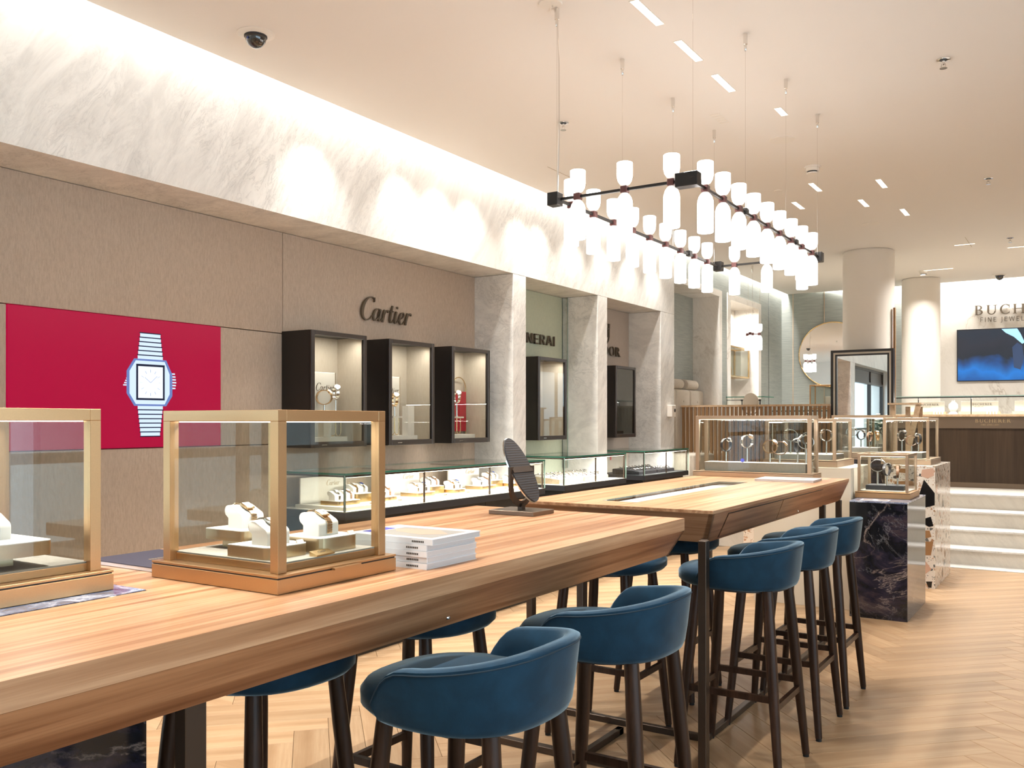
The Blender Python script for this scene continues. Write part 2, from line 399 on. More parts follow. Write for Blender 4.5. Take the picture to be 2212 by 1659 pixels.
SERIF = {
 'B': (.78, stem(.08)+arc(.25+.10, .76, .30, .24, -90, 90, T_*.9, t_)+rect(.2, .94, .36, 1)+rect(.2, .50, .36, .55)+arc(.36, .27, .35, .27, -90, 90, T_, t_)+rect(.2, 0, .37, .06)),
 'U': (.90, rect(.08, .3, .08+T_, 1)+rect(0, .955, .33, 1)+rect(.72, .3, .72+t_+.02, 1)+rect(.58, .955, .92, 1)+arc(.44, .34, .36, .36, 180, 360, T_*.8, t_+.02)),
 'C': (.88, arc(.50, .5, .48, .52, 48, 312, T_, t_)+rect(.77, .64, .82, .98)+rect(.77, .05, .82, .28)),
 'H': (1.0, stem(.08)+stem(.74)+rect(.2, .49, .76, .55)),
 'E': (.74, stem(.08)+rect(.2, .945, .66, 1)+rect(.2, 0, .68, .055)+rect(.2, .49, .50, .545)+rect(.62, .78, .66, 1)+rect(.64, 0, .68, .24)+rect(.47, .40, .51, .63)),
 'R': (.86, stem(.08)+arc(.35, .74, .31, .26, -90, 90, T_*.9, t_)+rect(.2, .94, .36, 1)+rect(.2, .48, .37, .535)+[[(.34, .5), (.50, .5), (.86, 0), (.64, 0)]]+rect(.62, 0, .92, .045)),
 'T': (.80, rect(.31, 0, .31+T_, 1)+rect(.24, 0, .55, .045)+rect(.02, .945, .77, 1)+rect(.02, .76, .06, 1)+rect(.73, .76, .77, 1)),
 'O': (.98, arc(.47, .5, .47, .52, 0, 360, T_, t_, 28)),
 'D': (.94, stem(.08)+arc(.36, .5, .50, .50, -90, 90, T_, t_)+rect(.2, .94, .37, 1)+rect(.2, 0, .37, .06)),
}
SANS_W = .10
SANS = {
 'P': (.62, rect(.05, 0, .16, 1)+rect(.1, .89, .36, 1)+rect(.1, .42, .36, .53)+arc(.35, .705, .25, .295, -90, 90, .11, .11)),
 'A': (.74, [[(0, 0), (.12, 0), (.40, 1), (.31, 1)], [(.62, 0), (.74, 0), (.43, 1), (.32, 1)]]+rect(.18, .27, .57, .37)),
 'N': (.76, rect(.06, 0, .17, 1)+rect(.59, 0, .70, 1)+[[(.06, 1), (.20, 1), (.70, 0), (.56, 0)]]),
 'E': (.60, rect(.06, 0, .17, 1)+rect(.06, .89, .54, 1)+rect(.06, 0, .56, .11)+rect(.06, .45, .48, .56)),
 'R': (.68, rect(.05, 0, .16, 1)+rect(.1, .89, .36, 1)+rect(.1, .45, .36, .56)+arc(.35, .725, .26, .275, -90, 90, .11, .11)+[[(.30, .48), (.43, .48), (.66, 0), (.53, 0)]]),
 'I': (.26, rect(.07, 0, .18, 1)),
 'F': (.56, rect(.06, 0, .15, 1)+rect(.06, .91, .52, 1)+rect(.06, .46, .46, .55)),
 'J': (.34, rect(.14, -.12, .23, 1)+arc(.0, -.10, .23, .16, 270, 360, .09, .09)),
 'W': (1.0, [[(.0, 1), (.10, 1), (.31, 0), (.22, 0)], [(.22, 0), (.31, 0), (.53, 1), (.45, 1)], [(.45, 1), (.53, 1), (.78, 0), (.69, 0)], [(.69, 0), (.78, 0), (.98, 1), (.89, 1)]]),
 'L': (.54, rect(.06, 0, .15, 1)+rect(.06, 0, .50, .09)),
 'Y': (.72, rect(.31, 0, .41, .48)+[[(0, 1), (.11, 1), (.41, .45), (.31, .45)], [(.61, 1), (.72, 1), (.41, .45), (.31, .45)]]),
}
def crom(P, n=6):
    out = []
    for i in range(len(P)-1):
        p0 = P[max(i-1, 0)]; p1 = P[i]; p2 = P[i+1]; p3 = P[min(i+2, len(P)-1)]
        for k in range(n):
            t = k/n
            out.append(tuple(.5*((2*p1[j])+(-p0[j]+p2[j])*t+(2*p0[j]-5*p1[j]+4*p2[j]-p3[j])*t*t+(-p0[j]+3*p1[j]-3*p2[j]+p3[j])*t**3) for j in range(len(p1))))
    out.append(tuple(P[-1])); return out
def stroke(P, n=6):
    c = crom(P, n); return strip([(p[0]*1.47, p[1]) for p in c], [p[2] for p in c])
# one flowing script word; every letter a list of strokes (x, y, width)
SCRIPT = [
 stroke([(.60,.80,.02),(.60,.93,.05),(.50,1.0,.045),(.36,.96,.05),(.20,.76,.10),(.10,.48,.13),(.08,.22,.12),(.15,.04,.07),(.27,0,.05),(.40,.07,.04),(.50,.20,.03)])+stroke([(.62,1.0,.02),(.60,.90,.05),(.59,.80,.02)]),
 stroke([(.84,.50,.04),(.74,.53,.05),(.62,.42,.08),(.56,.20,.09),(.58,.05,.07),(.65,.03,.04),(.76,.16,.04),(.84,.44,.04)])+stroke([(.87,.53,.09),(.80,.22,.10),(.79,.06,.08),(.84,.02,.04),(.92,.10,.03),(.97,.2,.02)]),
 stroke([(1.06,.53,.09),(1.01,.28,.10),(.96,0,.09)])+stroke([(1.0,.22,.03),(1.08,.42,.04),(1.16,.52,.06),(1.21,.49,.08),(1.21,.43,.05)]),
 stroke([(1.42,.76,.07),(1.34,.36,.10),(1.31,.10,.09),(1.35,.02,.05),(1.42,.08,.03),(1.47,.17,.02)])+stroke([(1.28,.515,.035),(1.48,.515,.035)]),
 stroke([(1.60,.53,.09),(1.54,.22,.10),(1.52,.08,.09),(1.56,.02,.05),(1.63,.09,.03),(1.70,.2,.02)])+stroke([(1.62,.70,.02),(1.645,.71,.11),(1.67,.72,.02)]),
 stroke([(1.74,.20,.03),(1.86,.28,.04),(1.95,.42,.06),(1.91,.52,.05),(1.82,.47,.05),(1.75,.30,.09),(1.74,.12,.09),(1.80,.01,.06),(1.89,.04,.04),(1.98,.17,.03)]),
 stroke([(2.12,.53,.09),(2.07,.28,.10),(2.02,0,.09)])+stroke([(2.06,.22,.03),(2.14,.42,.04),(2.22,.52,.06),(2.28,.50,.08),(2.28,.43,.05)]),
]
def word(txt, font, gap=.12):
    x = 0; out = []
    for ch in txt:
        if ch == ' ': x += .5; continue
        w_, q = font[ch]; out.append([[(p[0]+x, p[1]) for p in poly] for poly in q]); x += w_+gap
    return out, x-gap
def letter_mesh(polys, size, plane, depth, mir=False):
    """extrude 2-D polygons: plane 'X' faces +x (reads along +y), 'Y' faces -y (reads along +x), 'Z' lies flat facing up (reads along +y, top toward -x)"""
    m = MB()
    for p in polys:
        q = [(a*size, b*size) for a, b in p]
        if plane == 'X': m.prism(q, 'x', 0, depth)
        elif plane == 'Y': m.prism(q, 'y', -depth, 0)
        else: m.prism([(-b, a) for a, b in q], 'z', 0, depth)
    return m
def sign(name, label, letters, size, plane, loc, depth, mat, rz=0):
    t = thing(name, label, 'sign', loc, rz)
    for q in letters: letter_mesh(q, size, plane, depth).build('letter', mat, t)
    return t
def print_text(parent, letters, size, plane, loc, mat='ink', depth=.0006, name='lettering'):
    m = letter_mesh([p for l in letters for p in l], size, plane, depth)
    return m.build(name, mat, parent, 0, loc)

# ================================================================ the room
XB, XW, ZC = -3.95, -4.33, 3.37      # marble beam plane, recessed wall plane, ceiling height
# ---- floor: herringbone oak planks on a screed
fl = struct_mesh('floor', MB().box(-5, 3.6, -3.1, 10.3, -.2, -.012), plain('screed', (.45, .33, .2), .9))
PW, PL = .158, 6
vis, rest = [], MB()
c45 = math.sqrt(.5)
def in_view(x, y):
    wd = -x*.5382+y*.8428; r = x*.8428+y*.5382
    if wd < .9: return False
    u = 1106+1955.6*r/wd; v = 910+1955.6*1.45/wd
    return -60 < u < 2270 and v < 1720
planks = []
N = PL
for a in range(-130, 130):
    for b in range(-130, 130):
        k = (a-b) % (2*N)
        if k == 0: planks.append((a*PW, b*PW, N*PW, PW, 0))
        if k == 2*N-1: planks.append((a*PW, b*PW, PW, N*PW, 1))      # bottom cell of an upright plank
plank_me = MB().box(-N*PW/2+.0008, N*PW/2-.0008, -PW/2+.0008, PW/2-.0008, -.012, 0, .0012)
pm = bpy.data.meshes.new('plank'); pm.from_pydata(plank_me.v, [], plank_me.f); pm.materials.append(M['oak'])
cand = []
for (x, y, lx, ly, up) in planks:
    cx, cy2 = x+lx/2, y+ly/2
    X = (cx-cy2)*c45-1.02; Y = (cx+cy2)*c45+4.03
    if -4.9 < X < 3.45 and -3 < Y < 10.35: cand.append((X, Y, up))
inv = sorted((p for p in cand if in_view(p[0], p[1]) and p[0] > -3.9), key=lambda p: math.hypot(p[0], p[1]))
keep = set(inv[:300])
for (X, Y, up) in cand:
    ang = R(45) if not up else R(135)
    if (X, Y, up) in keep:
        link('plank', pm, fl, (X, Y, 0), (0, 0, ang))
    else:
        ca, sa = math.cos(ang), math.sin(ang)
        rest.add([(X+v[0]*ca-v[1]*sa, Y+v[0]*sa+v[1]*ca, v[2]) for v in plank_me.v], plank_me.f)
def oak_far():
    return wood('pale_oak_far', [(.34, .205, .105), (.44, .28, .155), (.52, .355, .21)], 'x', 1.0, .36, 9)
o = rest.build('planking', oak_far(), fl); o['kind'] = 'stuff'

# ---- ceiling
ce = MB(); ce.box(-3.86, 3.6, -3.1, 13.80, ZC, ZC+.09)
ceil_o = struct_mesh('ceiling', ce, 'paint')
struct_mesh('ceiling_void', MB().box(-4.6, 3.6, -3.1, 15.2, 3.80, 3.9), 'paint_w')
# fine joints of the access panels in the plaster
mm = MB()
for (x, y) in ((-3.45, 5.9), (-1.1, 10.5)):
    mm.tube([(x, y, ZC), (x+.0, y+.62, ZC)], .0025, 4)
mm.build('panel_joint', plain('joint_shadow', (.45, .36, .27), .8), ceil_o)

# ---- left wall: recessed fabric, marble beam and piers
wl = structure('wall_left', 'marble clad wall with recessed beige fabric panels')
MB().box(XW-.25, XW-.03, 1.45, 9.58, 0, 3.8).build('backing', 'black_s', wl)
def panel(y0, y1, z0, z1, mat='fabric', name='fabric_panel'):
    return MB().box(XW-.03, XW, y0+.002, y1-.002, z0+.002, z1-.002, .0035, 2).build(name, mat, wl, 40)
panel(1.75, 4.07, 2.008, 2.652); panel(4.07, 6.21, 0, 2.652); panel(1.75, 2.328, 1.305, 2.008)
panel(3.58, 4.07, 1.305, 2.008); panel(1.75, 4.07, 0, 1.305)
panel(6.40, 7.70, 0, 2.652, 'fabric_g', 'green_panel'); panel(7.90, 9.20, 0, 2.652, 'fabric_p', 'rose_panel')
pane('glass_edge_panel', wl, XW, XW+.06, 7.685, 7.698, 1.0, 2.648, 'glass', 'edge_l')
# beam slabs with fine joints
for (a, b) in ((-3.1, 1.6), (1.6, 4.6), (4.6, 6.3), (6.3, 7.8), (7.8, 9.58)):
    MB().box(XW-.25, XB, a+.0006, b-.0006, 2.652, 3.80).build('beam_slab', 'marble', wl)
for (a, b) in ((1.45, 1.75), (6.20, 6.40), (7.70, 7.90), (9.20, 9.58)):
    MB().box(XW-.1, XB, a, b, 0, 2.650, .002).build('marble_pier', 'marble', wl)
# far stretch of the left wall, on the raised floor: two framed niches in pale blue wallcovering
ZP = .66
def bl(y0, y1, z0, z1, x0=XB-.5, x1=XB, mat='blue', name='wallcovering'):
    return MB().box(x0, x1, y0, y1, z0, z1).build(name, mat, wl)
bl(9.58, 11.33, 3.10, 3.80); bl(11.12, 11.33, 0, 3.10); bl(11.33, 13.12, 3.11, 3.80); bl(12.74, 13.12, 0, 3.11)
MB().box(XB-.02, XB-.008, 13.12, 13.16, 0, 3.8).build('shadow_gap', 'black', wl)
bl(13.16, 14.3, 0, 3.8)
for y in (11.68, 12.2, 12.72): MB().box(XB-.001, XB+.001, y-.002, y+.002, 3.12, 3.6).build('seam', 'gold_d', wl)
# niche with the sofa
bl(9.58, 11.12, 0, 3.10, XB-.62, XB-.34, 'blue', 'niche_back')
MB().box(XB-.34, XB+.012, 11.02, 11.12, 0, 3.10).build('niche_jamb', 'marble_f', wl)
MB().box(XB-.34, XB+.012, 9.58, 11.02, 3.025, 3.10).build('niche_head', 'marble_f', wl)
# niche with the glass case
bl(11.33, 12.74, 0, 3.11, XB-.60, XB-.34, 'marble_f', 'niche_back')
MB().box(XB-.34, XB+.012, 12.62, 12.74, 0, 3.11).build('niche_jamb', 'marble_f', wl)
MB().box(XB-.34, XB+.012, 11.33, 11.45, 0, 3.11).build('niche_jamb', 'marble_f', wl)
MB().box(XB-.34, XB+.012, 11.45, 12.62, 3.03, 3.11).build('niche_head', 'marble_f', wl)
area('niche_light', (-4.08, 12.03, 3.02), (0, 0, 0), .06, .9, 16, WARM2, 160)
# near end of the left wall, behind the camera: shop window (seen in the standing mirror)
MB().box(XW-.05, XB, 1.32, 1.45, 0, 2.65).build('marble_pier', 'marble', wl)
wn = structure('window_1', 'tall shop window in the left wall')
for y in (-3.1, -1.5, 1.26): MB().box(-4.22, -4.14, y, y+.06, 0, 2.65).build('window_frame', 'frame_k', wn)
for z in (0, 1.25, 2.30, 2.6): MB().box(-4.22, -4.14, -3.04, 1.26, z, z+.05).build('window_frame', 'frame_k', wn)
MB().box(-4.20, -4.16, -3.04, 1.26, 2.35, 2.6).build('window_header', 'frame_k', wn)
pane('pane', wn, -4.185, -4.178, -3.04, 1.26, .05, 2.30)

# ---- far wall (turned a few degrees), its marble slab and covering
wf = structure('wall_far', 'pale blue far wall with a marble slab'); wf.location = (-1.80, 14.07, 0); wf.rotation_euler = (0, 0, R(7.4))
for (a, b) in ((-2.9, -2.0), (-2.0, -1.552), (-1.552, -.9), (-.9, -.27), (-.27, 0)):
    MB().box(a+.001, b-.001, 0, .2, 0, 3.8).build('wallcovering', 'blue', wf)
for a in (-2.0, -1.552, -.27): MB().box(a-.005, a+.005, -.006, .01, 0, 3.8).build('brass_strip', 'gold2', wf)
MB().box(0, 5.3, -.03, .2, 0, 3.8).build('marble_slab', 'marble_f', wf)

# ---- remaining room shell
wr = structure('wall_right', 'white wall with window openings added for side light')
for (a, b, c, d) in ((-3.1, -2.9, 0, 3.8), (4.3, 15.2, 0, 3.8), (-2.9, 4.3, 0, .3), (-2.9, 4.3, 2.7, 3.8)): MB().box(3.5, 3.6, a, b, c, d).build('wall_section', 'paint_w', wr)
w2_ = structure('fill_window', 'row of unseen windows added to the right wall for side light')  # windows added to brighten the table sides and stool backs
for k in range(5): MB().box(3.52, 3.58, -2.9+1.8*k-.03, -2.9+1.8*k+.03, .3, 2.7).build('window_frame', 'frame_k', w2_)
for k in range(4): pane('pane', w2_, 3.545, 3.552, -2.87+1.8*k, -2.9+1.8*(k+1)-.03, .3, 2.7)
struct_mesh('wall_back', MB().box(-4.6, 3.6, -3.2, -3.1, 0, 3.8), 'paint_w')

# ---- raised floor and steps
rf = structure('floor_raised', 'raised floor behind the marble steps')
MB().box(-4.6, -1.62, 10.2, 14.6, 0, ZP-.02).build('platform', 'marble_s', rf)
MB().box(-1.62, 3.5, 11.065, 14.9, 0, ZP-.02).build('platform', 'marble_s', rf)
MB().box(-4.6, -1.62, 10.185, 14.6, ZP-.02, ZP).build('platform_top', 'marble_s', rf)
MB().box(-1.62, 3.5, 11.36, 14.9, ZP-.02, ZP).build('platform_top', 'grey_felt', rf)
st = structure('marble_steps', 'four pale marble steps beside the stone plinths')
for i in range(4):
    y = 10.15+.3*i
    MB().box(-1.62, 3.5, y, (11.064 if i == 3 else 11.07), .165*i, .165*(i+1)-.022).build('riser', 'marble_s', st)
    MB().box(-1.62, 3.5, y-.02, y+.31, .165*(i+1)-.022, .165*(i+1)+(.0005 if i == 3 else 0), .004).build('tread', 'marble', st)
MB().box(-1.62, 3.5, 9.90, 10.15, 0, .006).build('floor_strip', 'marble', st)

# ---- round columns
for (x, y, r) in ((-2.12, 10.83, .275), (-1.93, 13.3, .24)):
    c = MB().lathe([(r, ZP if y < 99 else 0), (r, ZC-.012), (r-.012, ZC-.010), (r-.012, ZC)], (x, y, 0), 48).build('column', 'column', None, 40)
    c['kind'] = 'structure'; c['label'] = 'round cream column'

# ================================================================ furniture
# ---- tables
T1 = dict(x0=-2.453, x1=-1.41, y0=.50, y1=3.53); T2 = dict(x0=-2.453, x1=-1.415, y0=3.88, y1=6.574)
def apron(parent, pts_top, pts_bot, z1, z0, mat):
    n = MB(); th = .02
    (ax, ay), (bx, by) = pts_top; (cx, cy2), (dx, dy) = pts_bot
    import mathutils
    d = Vector((bx-ax, by-ay, 0)).normalized(); inw = Vector((-d.y, d.x, 0))*th
    a = Vector((ax, ay, z1)); b = Vector((bx, by, z1)); c = Vector((cx, cy2, z0)); e = Vector((dx, dy, z0))
    n.add([a, b, e, c, a+inw, b+inw, e+inw, c+inw], [(0,1,2,3),(4,7,6,5),(0,4,5,1),(1,5,6,2),(2,6,7,3),(3,7,4,0)])
    return n.build('apron_panel', mat, parent)
def table(name, label, D, boards, ins=.05, th=.05):
    x0, x1, y0, y1 = D['x0'], D['x1'], D['y0'], D['y1']
    t = thing(name, label, 'table', (0, 0, 0))
    for (a, b, c, d) in boards: MB().box(a, b, c, d, 1.05-th, 1.05).build('tabletop', 'table', t)
    z1, z0 = 1.05-th-.0003, .90; i = ins
    apron(t, ((x1, y0), (x1, y1)), ((x1-i, y0+i), (x1-i, y1-i)), z1, z0, 'table_shaded')
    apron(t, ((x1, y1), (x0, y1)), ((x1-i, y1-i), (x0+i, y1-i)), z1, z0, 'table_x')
    apron(t, ((x0, y1), (x0, y0)), ((x0+i, y1-i), (x0+i, y0+i)), z1, z0, 'table_shaded')
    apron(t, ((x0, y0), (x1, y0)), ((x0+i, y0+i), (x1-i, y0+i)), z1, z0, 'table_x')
    return t
t1 = table('display_table', 'long walnut table with the two gold cases, magazines and oval mirror on it', T1,
           [(-1.879, -1.41, .50, 3.53), (-2.453, -2.401, .50, 1.341), (-2.453, -2.142, 1.341, 3.53), (-2.138, -1.8795, 1.341, 3.53)])
MB().box(-2.40, -1.88, .50, 1.34, 0, 1.0505, .002).build('marble_pedestal', ['dmarble'], t1)
MB().box(-2.398, -1.882, .502, 1.338, 1.0505, 1.052).build('marble_inlay', 'bmarble', t1)
MB().box(-2.142, -2.138, 1.345, 3.40, 1.03, 1.044).build('groove_strip', 'bronze', t1)
def post(p, x, y, z0=0, z1=.90, w1=.04, w2=.04):
    return MB().box(x-w1/2, x+w1/2, y-w2/2, y+w2/2, z0, z1, .002).build('leg', 'bronze', p)
post(t1, -1.49, 1.16, 0, .91, .034, .05); post(t1, -2.37, 1.55, 0, .91)
MB().box(-2.37, -1.49, 1.15, 1.17, .0, .03).build('foot_rail', 'bronze', t1)
post(t1, -1.84, 3.44, 0, .93, .03, .045); post(t1, -1.84, 3.80, 0, .03, .03, .045)
MB().box(-1.855, -1.825, 3.46, 3.82, 0, .03, .002).build('foot_rail', 'bronze', t1)
MB().box(-2.36, -1.47, 3.40, 3.44, 0, .03, .002).build('foot_rail', 'bronze', t1)
MB().lathe([(.0075, 0), (.0075, .004), (.005, .006)], (0, 0, 0), 12).build('lock_stud', 'chrome', t1, 40, (-1.451, 1.95, .925), (0, R(66), 0))
t2 = table('display_table', 'walnut table with a lit glass inlay and shallow drawers behind the first table', T2,
           [(-2.453, -2.082, 3.88, 6.574), (-1.888, -1.415, 3.88, 6.574), (-2.082, -1.888, 3.88, 4.10), (-2.082, -1.888, 5.83, 6.574)], .05, .014)
MB().box(-2.082, -1.888, 4.10, 5.83, .022+1, 1.030).build('tray_floor', 'white_c', t2)
MB().box(-2.05, -1.92, 4.16, 5.62, 1.031, 1.037).build('light_panel', 'led_w', t2)
pane('glass_inlay', t2, -2.081, -1.889, 4.101, 5.829, 1.043, 1.050)
# drawers let into the slanting right apron
def on_apron(y, z, out):                                    # point on the slanted face of the right apron, pushed OUT by a few mm
    f = (1.0357-z)/(1.0357-.90)
    return (T2['x1']-.05*f+out, y, z)
for (a, b) in ((4.10, 4.98), (4.99, 5.86)):
    n = MB(); q = [on_apron(a, 1.018, .004), on_apron(b, 1.018, .004), on_apron(b+.0, .912, .004), on_apron(a-.03 if a < 4.5 else a, .912, .004)]
    n.add(q+[(p[0]-.012, p[1], p[2]) for p in q], [(0,1,2,3),(7,6,5,4),(0,4,5,1),(1,5,6,2),(2,6,7,3),(3,7,4,0)])
    n.build('drawer', 'table_shaded', t2)
n = MB(); q = [on_apron(4.095, 1.0225, .0015), on_apron(5.864, 1.0225, .0015), on_apron(5.864, .9085, .0015), on_apron(4.065, .9085, .0015)]
n.add(q+[(p[0]-.003, p[1], p[2]) for p in q], [(0,1,2,3),(7,6,5,4),(0,4,5,1),(1,5,6,2),(2,6,7,3),(3,7,4,0)]); n.build('drawer_gap', 'black', t2)
MB().lathe([(.006, 0), (.006, .004)], (0, 0, 0), 12).build('lock_stud', 'chrome', t2, 40, (-1.44, 5.35, .925), (0, R(66), 0))
post(t2, -1.316, 3.50, 0, .968, .034, .042)
for (x, y) in ((-2.40, 3.94), (-1.468, 6.05), (-1.468, 6.50), (-2.40, 6.50)): post(t2, x, y, 0, .905, .034, .042)
MB().box(-2.40, -1.468, 3.91, 3.94, 0, .03, .002).build('foot_rail', 'bronze', t2)
for z, z_ in ((.950, .905), (.016, .016)): MB().tube([(-1.316, 3.50, z), (-1.475, 3.93, z_)], 0, 4, False, (.03, .026)).build('bracket', 'bronze', t2)
MB().box(-1.483, -1.453, 3.94, 6.50, 0, .03, .002).build('foot_rail', 'bronze', t2)

# ---- bar stools
def sgn(v, p): return math.copysign(abs(v)**p, v)
def make_stool(label):
    t = thing('bar_stool', label, 'stool', (0, 0, 0), 0, 'blue velvet bar stools')
    AM = 114; ZB, ZT = .765, .945; n = 48; rings = []
    def plan(a, s): return (sgn(math.cos(a), .82)*.245*s, sgn(math.sin(a), .82)*.262*s)
    seam = []
    for i in range(n+1):
        d = -AM+2*AM*i/n; a = R(d); e = abs(d)/AM
        zt = ZT-.055*e**1.6
        if e > .80: zt -= (zt-ZB-.05)*((e-.80)/.20)**2.2
        prof = []
        h = zt-ZB
        for s_, z_, th in ((.83, 0, 0), (.885, .02, 0), (.915, .12, 0), (.945, .4, 0), (.985, .92, 0)):
            x, y = plan(a, s_); prof.append((x, y, ZB+h*z_))
        x, y = plan(a, .985); seam.append((x*1.002, y*1.002, ZB+h*.93))
        for s_, z_ in ((.985, .975), (.955, 1.0), (.875, 1.0), (.835, .965), (.80, .6), (.775, .2), (.74, .02)):
            x, y = plan(a, s_); prof.append((x, y, ZB+h*z_))
        rings.append(prof)
    m = MB(); m.loft(rings, True); m.build('backrest', 'velvet', t, 60)
    MB().tube(seam, .0022, 5).build('seam', 'seam', t, 60)
    m = MB(); rr = []
    for s_, z_ in ((.74, .0), (.86, .004), (.92, .020), (.925, .050), (.88, .066), (.6, .074), (.2, .076)):
        rr.append([(sgn(math.cos(k*math.pi/20), .8)*.262*s_-.020, sgn(math.sin(k*math.pi/20), .8)*.250*s_, .764+z_) for k in range(40)])
    m.loft(rr); m.build('seat', 'velvet', t, 60)
    MB().lathe([(.19, .752), (.19, .766)], (0, 0, 0), 32).build('seat_pan', 'black_s', t, 40)
    J = {}
    for sx in (-1, 1):
        for sy in (-1, 1):
            top = Vector((sx*.150, sy*.145, .762)); bot = Vector((sx*.213, sy*.203, .012)); J[sx, sy] = (top, bot)
            MB().tube([top.lerp(bot, f) for f in (0, .2, .45, .75, 1)], [.021, .0235, .0225, .019, .0155], 14).build('leg', 'leg', t, 50)
            MB().lathe([(.013, 0), (.013, .013)], (bot.x, bot.y, 0), 12).build('foot', 'rubber', t, 40)
    def at(sx, sy, z): a, b = J[sx, sy]; f = (a.z-z)/(a.z-b.z); return a.lerp(b, f)
    for (p, q, z) in (((-1, -1), (-1, 1), .30), ((1, -1), (1, 1), .30), ((-1, -1), (1, -1), .335), ((-1, 1), (1, 1), .335)):
        MB().tube([at(*p, z), at(*q, z)], 0, 4, False, (.018, .026)).build('stretcher', 'leg', t)
    return t
s0 = make_stool('blue velvet stool nearest the camera, its round back fully in view'); s0.location = (-1.255, 1.79, 0)
for (x, y, rz, lb) in (
    (-1.25, 2.50, 0, 'second blue velvet stool along the near table, partly behind the nearest one'),
    (-1.25, 3.785, 0, 'blue velvet stool behind the bronze corner leg of the second table'),
    (-1.25, 4.41, 0, 'middle blue velvet stool on the drawer side of the second table'),
    (-1.25, 4.96, 0, 'farthest blue velvet stool, in front of the dark marble plinth'),
    (-1.93, 1.72, 180, 'dark blue stool pushed under the near table, its curved seat edge in shade'),
    (-1.93, 2.42, 180, 'second shaded blue stool under the near table, deeper in'),
    (-1.90, 4.0-.18, 180, 'shaded blue stool under the near end of the second table'),
    (-1.93, 4.60, 180, 'shaded blue stool under the middle of the second table')):
    dup(s0, (x, y, 0), R(rz), lb, 'blue velvet bar stools')

# ================================================================ glass display cases
def make_case(name, label, x0, x1, y0, y1, z, H, ft, bh, frame, base, lip=.018, plate=None, open_top=True, tab=False, led=True, power=1.4):
    """frame of four posts and top rails on a plinth base; x, y are the outline of the base"""
    cx, cy2 = (x0+x1)/2, (y0+y1)/2; t = thing(name, label, 'display case', (cx, cy2, z))
    hx, hy = (x1-x0)/2, (y1-y0)/2
    MB().box(-hx, hx, -hy, hy, .001, bh-.006, .001).build('base', base, t)
    MB().box(-hx+.003, hx-.003, -hy+.003, hy-.003, bh-.006, bh-.003).build('shadow_joint', 'black', t)
    MB().box(-hx, hx, -hy, hy, bh-.003, bh+.003, .0008).build('base_lip', base, t)
    fx, fy = hx-lip, hy-lip; zb, zt = bh+.003, H
    for sx in (-1, 1):
        for sy in (-1, 1):
            a, b = (fx-ft, fx) if sx > 0 else (-fx, -fx+ft); c, d = (fy-ft, fy) if sy > 0 else (-fy, -fy+ft)
            MB().box(a, b, c, d, zb, zt-ft, .0008).build('post', frame, t)
    for s in (-1, 1):
        c, d = (fy-ft, fy) if s > 0 else (-fy, -fy+ft)
        MB().box(-fx, fx, c, d, zt-ft, zt, .0008).build('top_rail', frame, t)
        a, b = (fx-ft, fx) if s > 0 else (-fx, -fx+ft)
        MB().box(a, b, -fy+ft, fy-ft, zt-ft, zt, .0008).build('top_rail', frame, t)
        q = ft*.35
        pane('glass_pane', t, -fx+ft-.002, fx-ft+.002, s*(fy-q)-.002, s*(fy-q)+.002, zb-.001, zt-ft+.002, 'glass_d')
        pane('glass_pane', t, s*(fx-q)-.002, s*(fx-q)+.002, -fy+ft-.002, fy-ft+.002, zb-.001, zt-ft+.002, 'glass_d')
    pane('glass_pane', t, -fx+ft-.002, fx-ft+.002, -fy+ft-.002, fy-ft+.002, zt-ft*.5, zt-ft*.5+.004, 'glass_d')
    if led:
        for s in (-1, 1):
            MB().box(-fx+ft, fx-ft, s*(fy-ft-.003)-.002, s*(fy-ft-.003)+.002, zt-ft-.003, zt-ft-.0005).build('light_strip', 'led', t)
            a = area('case_light', (cx, cy2+s*(fy-ft-.006), z+zt-ft-.008), (R(-22*s), 0, 0), 2*(fx-ft)*.95, .004, power*(fx/.2), NEUT, 150)
    if plate:
        px, py, ph = plate
        MB().box(-hx+px, hx-px, -hy+py, hy-py, bh+.003, bh+.003+ph-.004, .001).build('plate', base, t)
        MB().box(-hx+px+.001, hx-px-.001, -hy+py+.001, hy-py-.001, bh+.003+ph-.004, bh+.003+ph).build('felt_top', 'grey_felt', t)
    if tab: MB().box(hx, hx+.012, -.035, .06, bh-.006, bh-.001).build('pull_tab', base, t)
    return t
gold_case = make_case('display_case', 'gold framed glass case holding three white cushions, in the middle of the table', -2.03, -1.57, 1.46, 1.88, 1.05, .427, .027, .041, 'gold', 'gold', .020, (.035, .04, .022), True, True)
make_case('display_case', 'gold framed glass case at the near end of the table, cut by the frame', -2.41, -1.945, .78, 1.297, 1.052, .427, .027, .045, 'gold', 'gold', .020, (.035, .04, .022))
make_case('display_case', 'wide wooden framed case with watches on posts at the far end of the second table', -2.465, -1.60, 6.33, 6.565, 1.05, .44, .026, .036, 'gold2', 'gold2', .016)
make_case('display_case', 'narrow wood framed case on the cream plinth behind the second table', -2.24, -1.66, 7.30, 7.90, 1.09, .38, .024, .05, 'gold2', 'gold2', .014)
make_case('display_case', 'tallest far glass case, on the dark marble block before the standing mirror', -2.20, -1.66, 9.35, 9.75, 1.09, .42, .025, .05, 'gold2', 'gold2', .016)
make_case('display_case', 'glass case on the terrazzo plinth near the wooden easel', -1.60, -1.185, 8.72, 9.35, 1.062, .42, .024, .05, 'gold2', 'gold2', .016)
make_case('display_case', 'small gilt glass case with a black tray on the front marble plinth', -1.53, -1.135, 7.31, 7.75, .862, .34, .02, .045, 'gold2', 'gold', .016, (.025, .03, .008))

